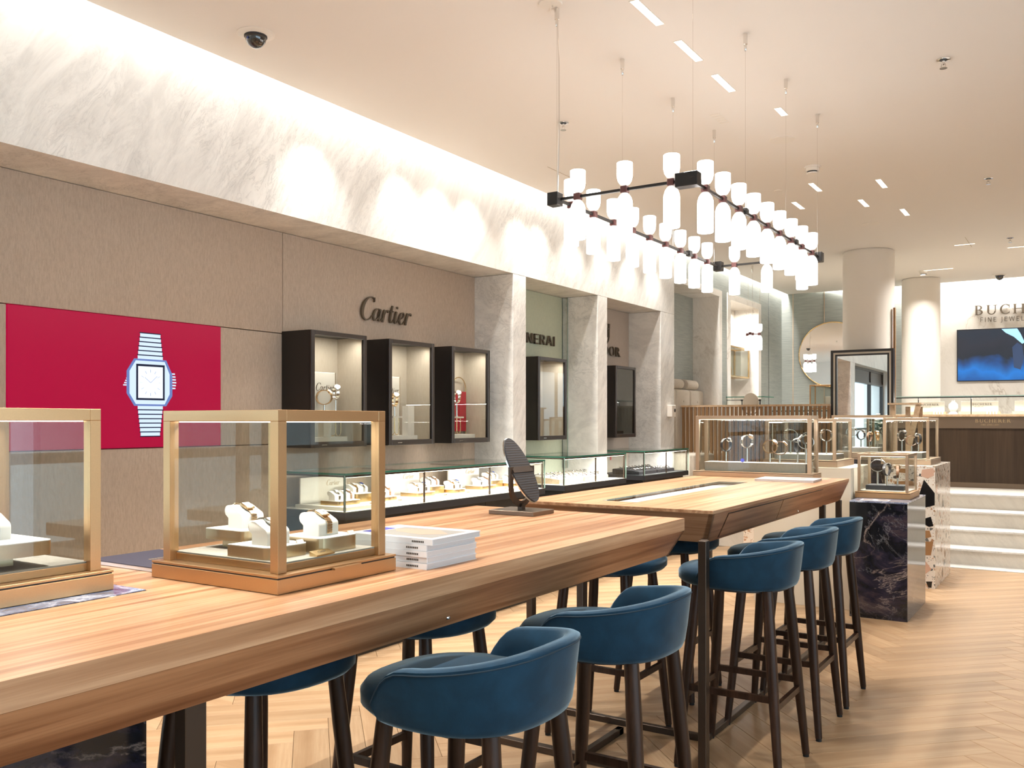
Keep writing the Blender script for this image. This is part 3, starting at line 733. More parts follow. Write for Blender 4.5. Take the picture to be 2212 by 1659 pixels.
# ---- plinths
def plinth(label, x0, x1, y0, y1, h, mat, cap=None):
    t = thing('stone_plinth', label, 'plinth', ((x0+x1)/2, (y0+y1)/2, 0)); a, b = (x1-x0)/2, (y1-y0)/2
    MB().box(-a, a, -b, b, 0, h-.012, .0015).build('block', mat, t); MB().box(-a, a, -b, b, h-.012, h, .0015).build('top_slab', cap or mat, t)
    return t
plinth('black and purple veined marble plinth with the small gilt case on it', -1.51, -1.11, 7.03, 7.88, .862, 'dmarble', 'bmarble')
plinth('cream lacquered plinth behind the far end of the second table', -2.30, -1.545, 7.245, 8.0, 1.09, 'cream')
plinth('dark marble block under the tallest far case', -2.35, -1.62, 8.95, 9.85, 1.09, 'dmarble')
tp = plinth('white terrazzo plinth with large black and brown chips', -1.535, -1.128, 8.55, 9.55, 1.062, 'terrazzo')
random.seed(11)
def rand_chip(cx, cz, r, k=6, st=1.0):
    a0 = random.random()*6; return [(cx+r*random.uniform(.65, 1.1)*math.cos(a0+2*math.pi*i/k), cz+r*st*random.uniform(.7, 1.15)*math.sin(a0+2*math.pi*i/k)) for i in range(k)]
FRONT = [('chip_p', [(.10,1.03),(.19,1.045),(.195,.98),(.14,.955),(.09,.975)]), ('chip_k', [(.115,.945),(.05,.72),(.12,.70),(.20,.725),(.20,.83)]),
         ('chip_k', [(.17,.625),(.105,.60),(.10,.565),(.155,.535),(.19,.545)]), ('chip_b', [(.11,.50),(.16,.505),(.175,.45),(.13,.435),(.095,.455)]),
         ('chip_b', [(.02,.40),(.19,.41),(.17,.29),(.04,.285)]), ('chip_p', [(.02,.21),(.13,.235),(.175,.17),(.10,.10),(.02,.115)]),
         ('chip_k', [(.13,.06),(.18,.065),(.175,-.03+.04),(.15,.012)]), ('chip_b', [(.05,.065),(.10,.075),(.09,.03),(.055,.02)]),
         ('chip_b', [(-.12,.92),(.02,.93),(.06,.87),(-.04,.80),(-.14,.84)]), ('chip_b', [(-.10,.70),(-.03,.73),(-.02,.69),(-.09,.65)]),
         ('chip_p', [(-.10,.56),(.04,.57),(.03,.46),(-.08,.45)]), ('chip_k', [(-.17,.75),(-.12,.78),(-.11,.70),(-.16,.67)]),
         ('chip_b', [(-.1,1.035),(-.02,1.035),(-.03,.995),(-.09,1.0)]), ('chip_p', [(-.15,.36),(-.07,.37),(-.06,.29),(-.14,.27)])]
for mt, pts in FRONT: MB().prism(pts, 'y', -.5012, -.499).build('stone_chip', mt, tp)
for k in range(12):
    MB().prism(rand_chip(random.uniform(-.42, .42), .08+.078*k, random.uniform(.025, .06)), 'x', .2025, .2047).build('stone_chip', random.choice(['chip_k', 'chip_b', 'chip_p']), tp)
tp2 = plinth('lower terrazzo block seen under the second table', -2.75, -2.46, 8.35, 8.9, 1.02, 'terrazzo')
for mt, pts in (('chip_k', [(.0,.70),(.08,.69),(.11,.55),(-.02,.52)]), ('chip_k', [(.02,.86),(.09,.85),(.12,.74),(.06,.74)]), ('chip_b', [(.08,.93),(.135,.92),(.135,.80),(.10,.79)])):
    MB().prism(pts, 'y', -.2762, -.274).build('stone_chip', mt, tp2)

# ---- watches and their holders
def cushion_proto():
    P = [(.028, 0), (.0285, .022)]
    P += [(.0285-.012+.012*math.cos(R(a)), .022+.012*math.sin(R(a))) for a in (15, 35, 60)]
    P += [(-.008, .0475), (-.018, .0485)]
    P += [(-.019+.0125*math.cos(R(a)), .036+.0125*math.sin(R(a))) for a in (110, 135, 160, 185, 215, 250)]
    P += [(-.019, .021), (-.0195, 0)]
    t = thing('watch_cushion', 'x', 'cushion', (0, 0, 0)); m = MB()
    rings = []
    for y, s in ((-.030, .93), (-.028, 1), (.028, 1), (.030, .93)):
        rings.append([(.004+(p[0]-.004)*s, y, .024+(p[1]-.024)*s if p[1] > .001 else 0) for p in P])
    m.loft(rings); m.build('pad', 'white', t, 40); return t, P
def band_watch_proto(P, metal_, dial, links=3, round_=False):
    """bracelet watch that hugs the cushion profile"""
    t = thing('wrist_watch', 'x', 'watch', (0, 0, 0))
    pts = [(.0295, .004), (.0300, .022)]+[(.0165+.0145*math.cos(R(a)), .022+.0145*math.sin(R(a))) for a in (20, 45, 65)]+[(-.008, .0500), (-.018, .0510)]+[(-.019+.0148*math.cos(R(a)), .036+.0148*math.sin(R(a))) for a in (110, 140, 170, 200, 230)]
    # even resample into links
    d = [0]
    for a, b in zip(pts, pts[1:]): d.append(d[-1]+math.dist(a, b))
    def at(s):
        for i in range(len(pts)-1):
            if d[i+1] >= s: f = (s-d[i])/(d[i+1]-d[i]); return (pts[i][0]+(pts[i+1][0]-pts[i][0])*f, pts[i][1]+(pts[i+1][1]-pts[i][1])*f)
        return pts[-1]
    m = MB(); nl = 22; L = d[-1]/nl
    for i in range(nl):
        a, b = at(i*L+L*.06), at((i+1)*L-L*.06); dx, dz = b[0]-a[0], b[1]-a[1]; l = math.hypot(dx, dz) or 1; nx, nz = dz/l*.0016, -dx/l*.0016
        w2 = .0075
        for j in range(links):
            y0 = -w2+2*w2*j/links+.0003; y1 = -w2+2*w2*(j+1)/links-.0003
            m.prism([a, b, (b[0]+nx, b[1]+nz), (a[0]+nx, a[1]+nz)], 'y', y0, y1)
    m.build('bracelet', metal_, t)
    # case on the slanting top
    ang = math.atan2(.0500-.0352, -.008-.0226); cx, cz = .0075, .0435
    rot = (0, R(25), 0)
    c = MB()
    if round_: c.lathe([(.0125, 0), (.0135, .002), (.0130, .006), (.0110, .007)], (0, 0, 0), 24)
    else: c.box(-.0125, .0125, -.0125, .0125, 0, .0065, .003, 2)
    co = c.build('case', metal_, t, 40, (cx, 0, cz), rot)
    f = MB()
    if round_: f.lathe([(.0105, .0068), (.0105, .0074)], (0, 0, 0), 24)
    else: f.box(-.0092, .0092, -.0092, .0092, .0062, .0070)
    f.build('dial', dial, co, 40)
    MB().box(-.0004, .0004, 0, .007, .0071, .0077).build('hand', 'ink', co); MB().box(-.005, 0, -.0004, .0004, .0071, .0077).build('hand', 'ink', co)
    c2 = MB().lathe([(.0018, 0), (.0018, .004)], (0, 0, 0), 10).build('crown', metal_, t, 40, (cx, .0125, cz+.003), (R(-90), 0, 0))
    return t
CUSH, PR = cushion_proto()
W1 = band_watch_proto(PR, 'watch_g', 'dial_w', 3); W2 = band_watch_proto(PR, 'steel', 'dial_w', 3); W3 = band_watch_proto(PR, 'steel', 'dial_b', 1, True); W4 = band_watch_proto(PR, 'strap_b', 'dial_w', 1)
PROTO = [CUSH, W1, W2, W3, W4]
def scale_tree(o, k):
    for c in o.children:
        if c.type == 'MESH': c.data.transform(Matrix.Scale(k, 4))
        c.location = Vector(c.location)*k; scale_tree(c, k)
for p_ in PROTO: scale_tree(p_, 1.22)
used = set()
def place(p, loc, rz, label, group=None):
    if p.name not in used:
        used.add(p.name); p.location = loc; p.rotation_euler = (0, 0, rz); p['label'] = label
        if group: p['group'] = group
        return p
    return dup(p, loc, rz, label, group)
def riser(label, x0, x1, y0, y1, z0, h, side='gold_d', top='white', foot=None, r=.02):
    t = thing('display_riser', label, 'riser', ((x0+x1)/2, (y0+y1)/2, z0)); a, b = (x1-x0)/2, (y1-y0)/2
    if foot: MB().box(-a+foot, a-foot*1.6, -b+foot, b-foot, 0, h*.45).build('foot_block', side, t); z = h*.45
    else: z = 0
    pts = [(-a, -b), (a-r, -b)]+[(a-r+r*math.cos(R(q)), -b+r+r*math.sin(R(q))) for q in (-60, -30, 0)]+[(a, b-r)]+[(a-r+r*math.cos(R(q)), b-r+r*math.sin(R(q))) for q in (30, 60, 90)]+[(-a, b)]
    m = MB().prism(pts, 'z', z, h-.002); m.build('body', side, t, 30); MB().prism(pts, 'z', h-.002, h).build('pad', top, t); return t
ZF = 1.05+.041+.003+.022
riser('low rounded riser under the front cushion of the middle gold case', -1.80, -1.655, 1.51, 1.645, ZF, .030)
riser('raised riser on a foot, at the back of the middle gold case', -1.975, -1.825, 1.585, 1.72, ZF, .052, 'gold_d', 'white', .03)
riser('riser on the far side of the middle gold case with the third cushion', -1.77, -1.63, 1.66, 1.80, ZF, .038)
g = 'cushions in the middle gold case'
for (p, x, y, z, lb, wl_) in ((W2, -1.72, 1.572, ZF+.030, 'white cushion on the low front riser of the middle gold case', 'steel bracelet watch on the front cushion of the middle gold case'),
                           (W1, -1.905, 1.655, ZF+.052, 'white cushion on the raised riser of the middle gold case', 'gold square watch on the raised cushion of the middle gold case'),
                           (W1, -1.70, 1.725, ZF+.038, 'white cushion on the far riser of the middle gold case', 'gold bracelet watch on the far cushion of the middle gold case')):
    place(CUSH, (x, y, z), 0, lb, g); place(p, (x, y, z), 0, wl_)
# brass name plaque and tiny price signs
pq = thing('name_plaque', 'small wedge shaped gold plaque lying in the middle gold case', 'plaque', (-1.618, 1.652, ZF), R(4))
MB().prism([(-.012, 0), (.012, 0), (.012, .004), (-.012, .012)], 'y', -.034, .034).build('wedge', 'brass', pq)
lt, w_ = SCRIPT, 0
q = letter_mesh([p for l in SCRIPT for p in l], .008, 'Z', .0004).build('lettering', 'ink', pq, 0, (.002, -.014, .0085), (0, R(18.4), 0))
for (x, y, z, lb) in ((-1.668, 1.625, ZF+.030, 'tiny price sign beside the front cushion'), (-1.645, 1.785, ZF+.038, 'tiny price sign beside the far cushion')):
    t = thing('price_sign', lb, 'price sign', (x, y, z), R(0))
    MB().prism([(-.004, 0), (.004, 0), (-.002, .008)], 'y', -.011, .011).build('card', 'white_pl', t)
    m = MB()
    for k in range(6): m.box(.0, .0006, -.009+.003*k, -.0072+.003*k, .002, .005)
    m.build('lettering', 'ink', t, 0, (.0018, 0, 0), (0, R(-36), 0))
# the near case
ZN = 1.052+.045+.003+.022
riser('two-step riser in the near gold case', -2.33, -1.985, .86, 1.175, ZN, .06, 'gold_d', 'white', .05)
place(CUSH, (-2.10, 1.085, ZN+.06), 0, 'white cushion on the two-step riser of the near gold case'); place(W2, (-2.10, 1.085, ZN+.06), 0, 'steel bracelet watch in the near gold case')

# ring watches standing on posts
def post_watch_proto(strap, metal_, dial, h):
    t = thing('wrist_watch', 'x', 'watch', (0, 0, 0)); S = 1.7
    MB().lathe([(.014, 0), (.014, .003), (.0065, .004), (.0065, h)], (0, 0, 0), 16).build('stand', 'steel', t, 40)
    zc = h+.026*S; n = 28; rings = []
    for i in range(n):
        a = 2*math.pi*i/n; rx, rz = .030*S, .026*S; wv = .0105*(1 if math.sin(a) > -.5 else .85)
        ring = []
        for (dr, dy) in ((-.001, -wv), (.004, -wv), (.005, 0), (.004, wv), (-.001, wv)):
            ring.append(((rx+dr)*math.cos(a), dy, zc+(rz+dr)*math.sin(a)))
        rings.append(ring)
    m = MB().loft(rings, False, True); m.build('strap', strap, t, 50)
    co = MB().lathe([(.0215, 0), (.023, .003), (.023, .008), (.020, .011)], (0, 0, 0), 28).build('case', metal_, t, 40, (.0345, 0, zc+.0315), (0, R(48), 0))
    MB().lathe([(.019, .0108), (.019, .0114)], (0, 0, 0), 24).build('dial', dial, co)
    MB().lathe([(.002, 0), (.002, .004)], (0, 0, 0), 8).build('crown', metal_, co, 40, (0, .022, .005), (R(-90), 0, 0))
    return t
PW1 = post_watch_proto('strap_k', 'steel', 'dial_k', .078); PW2 = post_watch_proto('steel', 'steel', 'dial_w', .105); PW3 = post_watch_proto('watch_g', 'watch_g', 'dial_w', .070); PW4 = post_watch_proto('strap_b', 'watch_g', 'dial_w', .060)
Z3 = 1.05+.036+.003
ps = thing('display_step', 'long grey step inside the wide wooden case', 'riser', (-2.03, 6.45, Z3)); MB().box(-.36, .37, -.075, .075, 0, .062, .001).build('body', 'grey_felt', ps); MB().box(-.362, .372, -.077, .077, .062, .065).build('top_board', 'white', ps)
Z3t = Z3+.065
for k, (p, x, y, rz, lb) in enumerate(((PW1, -2.25, 6.44, 70, 'black strap watch at the left of the wide case'), (PW2, -2.10, 6.46, 60, 'tall standing steel watch in the wide case'), (PW3, -1.93, 6.45, -10, 'gold ring watch in the middle of the wide case'),
                                  (PW4, -1.855, 6.43, 10, 'brown strap gold watch beside the gold ring watch'), (PW1, -1.74, 6.47, 120, 'black strap watch at the right of the wide case'), (PW2, -1.675, 6.44, 200, 'pale steel watch in the right corner of the wide case'))):
    place(p, (x, y, Z3t), R(rz), lb, 'watches in the wide wooden case')
bt = thing('round_badge', 'small round blue badge on the grey step', 'badge', (-2.11, 6.385, Z3t)); MB().lathe([(.014, 0), (.014, .004)], (0, 0, 0), 20).build('disc', 'ink_blue', bt, 40, (0, 0, .014), (R(75), 0, R(20)))
for (x0, x1, y0, y1, z, h, mat, lb) in ((-1.475, -1.20, 7.43, 7.63, .862+.056, .035, 'black_s', 'black tray in the small gilt case'), (-2.10, -1.76, 9.45, 9.66, 1.09+.053, .045, 'grey_felt', 'grey tray in the tallest far case'),
                                  (-1.54, -1.27, 8.82, 9.2, 1.062+.053, .05, 'grey_felt', 'grey tray in the case on the terrazzo plinth'), (-2.18, -1.72, 7.4, 7.8, 1.09+.053, .04, 'grey_felt', 'grey tray in the case on the cream plinth')):
    ps = thing('display_tray', lb, 'tray', ((x0+x1)/2, (y0+y1)/2, z)); a, b = (x1-x0)/2, (y1-y0)/2
    MB().box(-a, a, -b, b, 0, h, .001).build('body', mat, ps); MB().box(-a, a, -b, b, h, h+.002).build('top_board', mat if mat == 'black_s' else 'white', ps)
gilt = [(PW2, -1.40, 7.50, 10, 'upper left ring watch in the small gilt case'), (PW1, -1.325, 7.46, 75, 'dark round watch in the centre of the small gilt case'), (PW4, -1.255, 7.50, 100, 'brown strap watch at the right of the small gilt case')]
for p, x, y, rz, lb in gilt: place(p, (x, y, .862+.056+.037), R(rz), lb, 'watches in the small gilt case')
for p, x, y, rz, lb in ((PW2, -2.02, 9.5, 20, 'tall ring watch at the left of the tallest far case'), (PW1, -1.94, 9.55, 60, 'dark strap watch next to the tall ring watch'), (PW4, -1.85, 9.5, 80, 'brown ring watch in the tallest far case'), (PW3, -1.79, 9.58, 110, 'gold watch at the right of the tallest far case')):
    place(p, (x, y, 1.09+.053+.047), R(rz), lb, 'watches in the tallest far case')
for p, x, y, rz, lb in ((PW2, -1.46, 8.95, 60, 'ring watch at the left of the case on the terrazzo'), (PW4, -1.385, 9.0, 40, 'low watch in the middle of the case on the terrazzo'), (PW1, -1.32, 8.95, 120, 'dark watch at the right of the case on the terrazzo')):
    place(p, (x, y, 1.062+.053+.052), R(rz), lb, 'watches in the case on the terrazzo plinth')
for p, x, y, rz, lb in ((PW2, -2.08, 7.52, 200, 'upper steel watch in the case on the cream plinth'), (PW1, -1.98, 7.6, 80, 'dark watch in the case on the cream plinth'), (PW2, -1.80, 7.55, 160, 'right steel watch in the case on the cream plinth')):
    place(p, (x, y, 1.09+.053+.042), R(rz), lb, 'watches in the case on the cream plinth')
# leaflet on the front plinth
lf = thing('leaflet', 'open leaflet with two pictures on the front marble plinth', 'leaflet', (-1.35, 7.14, .862)); MB().box(-.10, .10, -.05, .05, .0005, .002).build('sheet', 'paper', lf)
for x in (-.05, .055): MB().box(x-.035, x+.035, -.03, .03, .002, .0026).build('picture', 'strap_b', lf)

# ---- magazines, mirror and folder on the near table
def magazine(label, x, y, z, rz, top=False):
    t = thing('magazine', label, 'magazine', (x, y, z), rz, 'stacked magazines')
    MB().box(-.15, .15, -.115, .115, .0012, .0148).build('pages', 'pages', t)
    MB().box(-.152, .152, -.117, .117, .0148, .0162).build('cover', 'paper', t); MB().box(-.152, .152, -.117, .117, 0, .0012).build('cover', 'paper', t)
    MB().box(-.152, .152, -.1185, -.115, 0, .0162).build('spine', 'paper', t)
    m = MB()
    for k in range(7): m.box(.095+.006*k-.012, .099+.006*k-.012, -.1192, -.1184, .0055, .0105)
    m.build('lettering', 'ink', t)
    if top:
        MB().box(-.09, .13, -.09, .075, .0162, .0167).build('picture', 'mat_grey', t)
        MB().prism([(-.05, -.02), (.06, -.05), (.12, .0), (.05, .06), (-.06, .05), (-.085, .02)], 'z', .0167, .0170).build('picture', 'mat_tan', t)
        m = MB()
        for k in range(4): m.box(-.135+.012*0, -.098, -.07+.028*k, -.048+.028*k, .0162, .0168)
        m.build('lettering', 'ink_blue', t)
    return t
for k, (dx, dy, a) in enumerate(((0, 0, 0), (-.003, .002, .6), (.002, 0, -.5), (-.003, .001, .4), (.012, .004, 1.2))):
    magazine(['lowest magazine of the stack beside the middle gold case', 'second magazine from the bottom of the stack', 'middle magazine of the stack', 'second magazine from the top of the stack', 'top magazine of the stack, its cover with a picture of hands'][k],
             -1.655+dx, 2.045+dy, 1.05+.0164*k, R(a), k == 4)
mg = thing('magazine', 'white magazine lying before the wide wooden case', 'magazine', (-1.71, 6.13, 1.05), R(3)); MB().box(-.19, .19, -.14, .14, .0008, .014).build('pages', 'pages', mg)
MB().box(-.192, .192, -.142, .142, .014, .0155).build('cover', 'paper', mg); MB().box(-.12, .11, -.06, .08, .0155, .0160).build('picture', 'mat_grey', mg)
fd = thing('folder', 'dark blue folder on the table between the gold cases', 'folder', (-2.22, 1.62, 1.05), R(0)); MB().box(-.155, .155, -.115, .115, .0105, .013).build('cover', 'navy', fd); MB().box(-.153, .153, -.113, .113, .001, .0105).build('tray', 'light_rim', fd)
m = MB()
for k in range(9): m.box(-.006, .003, .0+.009*k-.03, .006+.009*k-.03, .013, .0134)
m.build('lettering', 'ink_gold', fd)
mr = thing('table_mirror', 'oval tilting mirror on a bronze U stand, seen from behind on the table', 'mirror', (-2.075, 3.325, 1.05), R(0))
MB().box(-.112, .112, -.088, .088, .001, .019, .001).build('foot', 'bronze_m', mr); MB().box(-.012, .012, -.012, .012, .019, .045).build('stem', 'bronze', mr)
yk = [(0, -.085, .205), (0, -.085, .13)]+[(0, -.085*math.cos(R(a)), .128-.085*math.sin(R(a))) for a in range(10, 180, 10)]+[(0, .085, .13), (0, .085, .205)]
MB().tube(yk, 0, 4, False, (.010, .026)).build('yoke', 'bronze', mr, 40)
def oval(rx, ry, x0, x1, n=44): return MB().prism([(ry*math.cos(2*math.pi*i/n), rx*math.sin(2*math.pi*i/n)) for i in range(n)], 'x', x0, x1)
TL = (0, R(-28), 0); C0 = (.0, 0, .190)
bk = oval(.152, .082, -.002, .004).build('mirror_back', 'black_s', mr, 40, C0, TL)
m = MB()
for k in range(-12, 13):
    z = k*.0115; hw = .078*math.sqrt(max(0, 1-(z/.149)**2)); m.box(.004, .0052, -hw, hw, z-.0012, z+.0012)
m.build('rib', 'bronze', bk)
oval(.154, .084, -.008, -.002).build('glass', ['mirror'], mr, 40, C0, TL)
MB().box(.003, .008, -.08, .08, -.014, .014).build('crossbar', 'bronze', mr, 0, C0, TL)

# ================================================================ wall cabinets
def cabinet(label, y0, y1, z0=1.283, z1=2.02, lin='fabric_l', lit=True):
    t = thing('wall_cabinet', label, 'cabinet', (XW, (y0+y1)/2, z0)); b = (y1-y0)/2; d = .25; h = z1-z0
    m = MB(); e = .012
    m.box(.001, d-.004, -b, -b+e, 0, h); m.box(.001, d-.004, b-e, b, 0, h); m.box(.001, d-.004, -b+e, b-e, 0, e); m.box(.001, d-.004, -b+e, b-e, h-e, h); m.box(.001, .006, -b+e, b-e, e, h-e)
    m.build('housing', 'black', t)
    m = MB(); q = e+.001
    m.box(.006, .012, -b+q, b-q, q, h-q); m.box(.012, d-.02, -b+q, -b+q+.004, q, h-q); m.box(.012, d-.02, b-q-.004, b-q, q, h-q); m.box(.012, d-.02, -b+q+.004, b-q-.004, q, q+.004)
    m.build('lining', lin, t)
    dr = MB(); fw = .030; dr.box(d-.004, d+.014, -b, -b+fw, 0, h, .003); dr.box(d-.004, d+.014, b-fw, b, 0, h, .003); dr.box(d-.004, d+.014, -b+fw, b-fw, 0, fw+.008, .003); dr.box(d-.004, d+.014, -b+fw, b-fw, h-fw, h, .003)
    do = dr.build('door', 'frame_k', t); pane('glass_pane', do, d, d+.005, -b+fw, b-fw, fw+.008, h-fw, 'glass_d', 'frame_k')
    MB().box(d+.0142, d+.0150, -b+.09, -b+.135, .016, .020).build('maker_plate', 'steel', do)
    if lit:
        MB().box(d-.030, d-.012, -b+.05, b-.05, h-.022, h-.017).build('light_strip', 'led', t)
        area('cabinet_light', (XW+d-.03, (y0+y1)/2, z1-.03), (0, R(14), 0), .012, 2*b-.12, 1.5, WARM2, 160)
    return t
CABS = [('black wall cabinet nearest the red screen', 4.06, 4.57), ('middle black wall cabinet under the script lettering', 4.80, 5.31), ('third black wall cabinet, with the red panel inside', 5.53, 6.04)]
for l, a, b in CABS: cabinet(l, a, b)
cabinet('black wall cabinet on the pale green panel', 6.80, 7.31); cabinet('unlit black wall cabinet on the rose panel', 8.33, 8.81, 1.283, 2.02, 'fabric_d', False)
def block(name, label, cat, x0, x1, y0, y1, z0, z1, mat, b=.001):
    t = thing(name, label, cat, ((x0+x1)/2, (y0+y1)/2, z0)); MB().box(-(x1-x0)/2, (x1-x0)/2, -(y1-y0)/2, (y1-y0)/2, 0, z1-z0, b).build('body', mat, t); return t
zc = 1.283+.0175
WN = ['first', 'second', 'third']
for k, (l, a, b) in enumerate(CABS):
    n = ['near', 'middle', 'third'][k]
    block('display_step', f'low cream step on the floor of the {n} black wall cabinet', 'riser', XW+.02, XW+.20, a+.02, b-.12, zc, zc+.048, 'white')
    z = zc+.049
    if k < 2:
        yc_ = a+(.262 if k == 0 else .185)
        c = thing('brand_card', f'tall cream card with script lettering in the {n} black wall cabinet', 'card', (XW+.115, yc_, z)); MB().box(-.006, .006, -.095, .095, 0, .42, .002).build('panel', 'white_c', c)
        print_text(c, SCRIPT, .050, 'X', (.0062, -.085, .300), 'letter', .001)
        MB().box(-.006, .0062, .095, .0985, 0, .42).build('gold_edge', 'brass', c)
        block('display_block', f'cream block in the {n} black wall cabinet', 'block', XW+.145, XW+.20, a+.17+.11*k, a+.24+.11*k, z, z+(.14 if k == 0 else .21), 'white')
        if k == 0: place(PW3, (XW+.17, a+.205, z+.14), R(20), f'small ring watch on the cream block of the {n} black wall cabinet')
    else:
        c = thing('arch_panel', 'red panel with a gold arch rim in the third black wall cabinet', 'panel', (XW+.045, a+.385, z))
        MB().box(-.006, .006, -.09, .09, .02, .34).build('panel', 'red', c)
        MB().tube([(0, .094, 0), (0, .094, .36)]+[(0, .094*math.cos(R(q)), .36+.094*math.sin(R(q))) for q in range(10, 180, 10)]+[(0, -.094, .36), (0, -.094, 0)], .004, 8).build('gold_rim', 'brass', c, 60)
        block('display_block', f'cream block in the {n} black wall cabinet', 'block', XW+.11, XW+.15, a+.05, a+.12, z, z+.17, 'white')
    # gold stand with looped legs
    sy = a+(.315, .17, .19)[k]
    s = thing('watch_stand', f'gold loop-legged stand in the {n} black wall cabinet', 'stand', (XW+.165, sy, z)); MB().box(-.032, .032, -.05, .05, .125, .137).build('shelf', 'white', s)
    for y in (-.025, .025):
        MB().tube([(0, y-.023, .125), (0, y-.023, .028)]+[(0, y-.023*math.cos(R(q)), .028-.023*math.sin(R(q))) for q in range(15, 180, 15)]+[(0, y+.023, .028), (0, y+.023, .125)], .0026, 6).build('leg_loop', 'brass', s, 60)
    place(PW2 if k != 1 else PW3, (XW+.165, sy, z+.138-.0), R(-30), f'ring watch on the gold stand of the {n} black wall cabinet')
c = thing('watch_board', 'tall cream board with three mounted watches in the cabinet on the green panel', 'board', (XW+.10, 6.80+.16, zc)); MB().box(-.012, .012, -.055, .055, 0, .58, .002).build('board', 'white_c', c)
MB().box(.012, .0126, -.03, .03, .52, .535).build('lettering', 'ink', c)
for k, (y, lb) in enumerate(((8.43, 'dark watch at the left of the unlit cabinet'), (8.52, 'dark watch in the middle of the unlit cabinet'))):
    place(PW1, (XW+.12, y, zc+.05), R(30+60*k), lb)
block('display_tray', 'black tray on the floor of the unlit cabinet', 'tray', XW+.03, XW+.19, 8.36, 8.66, zc, zc+.049, 'black_s')

# ================================================================ glass counters along the left wall
def counter(label, y0, y1, bays, xf=-3.75, zt=1.137, deck='white_c', dark='black'):
    t = thing('glass_counter', label, 'counter', (XW, y0, 0)); D = xf-XW-.0; L = y1-y0; zb = .905
    MB().box(.001, D-.06, .05, L-.05, 0, zb-.05).build('cabinet_base', dark, t)
    for k in range(bays):
        MB().box(D-.06, D-.045, .05+(L-.1)*k/bays+.002, .05+(L-.1)*(k+1)/bays-.002, .06, zb-.055).build('door', dark, t)
    MB().box(.001, D, 0, L, zb-.05, zb-.004, .001).build('base_frame', 'black_s', t)
    MB().box(.004, D-.004, .004, L-.004, zb-.004, zb).build('deck', deck, t)
    pane('top_pane', t, .001, D, 0, L, zt-.012, zt, 'glass', 'edge')
    pane('front_pane', t, D-.008, D, .0005, L-.0005, zb, zt-.0125, 'glass', 'edge_l')
    pane('end_pane', t, .001, D-.0085, 0, .008, zb, zt-.0125, 'glass', 'edge'); pane('end_pane', t, .001, D-.0085, L-.008, L, zb, zt-.0125, 'glass', 'edge')
    MB().box(D-.026, D-.014, .01, L-.01, zt-.026, zt-.0135).build('light_rail', 'bronze', t)
    for k in range(bays+1):
        y = min(max(L*k/bays, .016), L-.016); MB().box(D-.024, D-.014, y-.005, y+.005, zb, zt-.0265).build('upright', 'bronze', t)
        MB().box(D-.024, .01, y-.004, y+.004, zt-.024, zt-.0145).build('cross_rail', 'bronze', t)
    MB().box(D-.0255, D-.0145, .02, L-.02, zt-.0285, zt-.0265).build('light_strip', 'led', t)
    area('counter_light', (XW+D-.03, (y0+y1)/2, zt-.034), (0, R(24), 0), .008, L-.06, 6.5*L, WARM2, 165)
    return t
counter('long glass counter with white cushions and three bays under the first three wall cabinets', 4.02, 6.375, 3)
counter('glass counter with pale wooden watch trays below the green panel', 6.72, 7.93, 2, -3.76, 1.150)
counter('farthest glass counter with black watch trays below the rose panel', 8.36, 9.53, 2, -3.76, 1.152, 'black_s')
zd = .905
N1 = 'the long glass counter'
BAY = [(4.06, 'first'), (4.84, 'second'), (5.62, 'third')]
cn = 0
for y, nm in BAY:
    block('display_deck', f'white deck board in the {nm} bay of {N1}', 'board', XW+.10, XW+.53, y-.01 if y > 4.1 else y+.02, y+.66, zd, zd+.022, 'white_c')
    z = zd+.0222
    c = thing('brand_card', f'long cream card with script lettering in the {nm} bay of {N1}', 'card', (XW+.13, y+.24, z)); MB().box(-.006, .006, -.21, .21, 0, .165, .002).build('panel', 'white_c', c)
    print_text(c, SCRIPT, .036, 'X', (.0062, .02, .105), 'ink_gold', .001)
    spec = [(XW+.27, XW+.43, y+.07, y+.27, .028, [(0, -.05), (0, .05)]), (XW+.22, XW+.36, y+.31, y+.47, .055, [(-.01, -.035), (-.01, .035)]), (XW+.30, XW+.44, y+.48, y+.62, .026, [(0, -.03), (0, .035)])]
    for j, (x0, x1, ya, yb, h, offs) in enumerate(spec):
        rn = ['near low', 'raised middle', 'far low'][j]
        riser(f'{rn} gold riser in the {nm} bay of {N1}', x0, x1, ya, yb, z, h, 'brass', 'white')
        for i, (dx, dy) in enumerate(offs):
            side = 'near' if i == 0 else 'far'
            loc = ((x0+x1)/2+dx, (ya+yb)/2+dy, z+h); rz = R(random.uniform(-12, 12))
            place(CUSH, loc, rz, f'{side} cushion on the {rn} riser, {nm} bay of {N1}', 'cushions in the long glass counter')
            place([W2, W4, W1, W3][cn % 4], loc, rz, f'{side} watch on the {rn} riser, {nm} bay of {N1}', 'watches in the long glass counter'); cn += 1
    for q in (.30, .58):
        m = thing('price_sign', f'{"near" if q < .5 else "far"} small plaque on the deck, {nm} bay of {N1}', 'price sign', (XW+.49, y+q, z)); MB().prism([(-.008, 0), (.008, 0), (-.004, .007)], 'y', -.018, .018).build('card', 'brass', m)
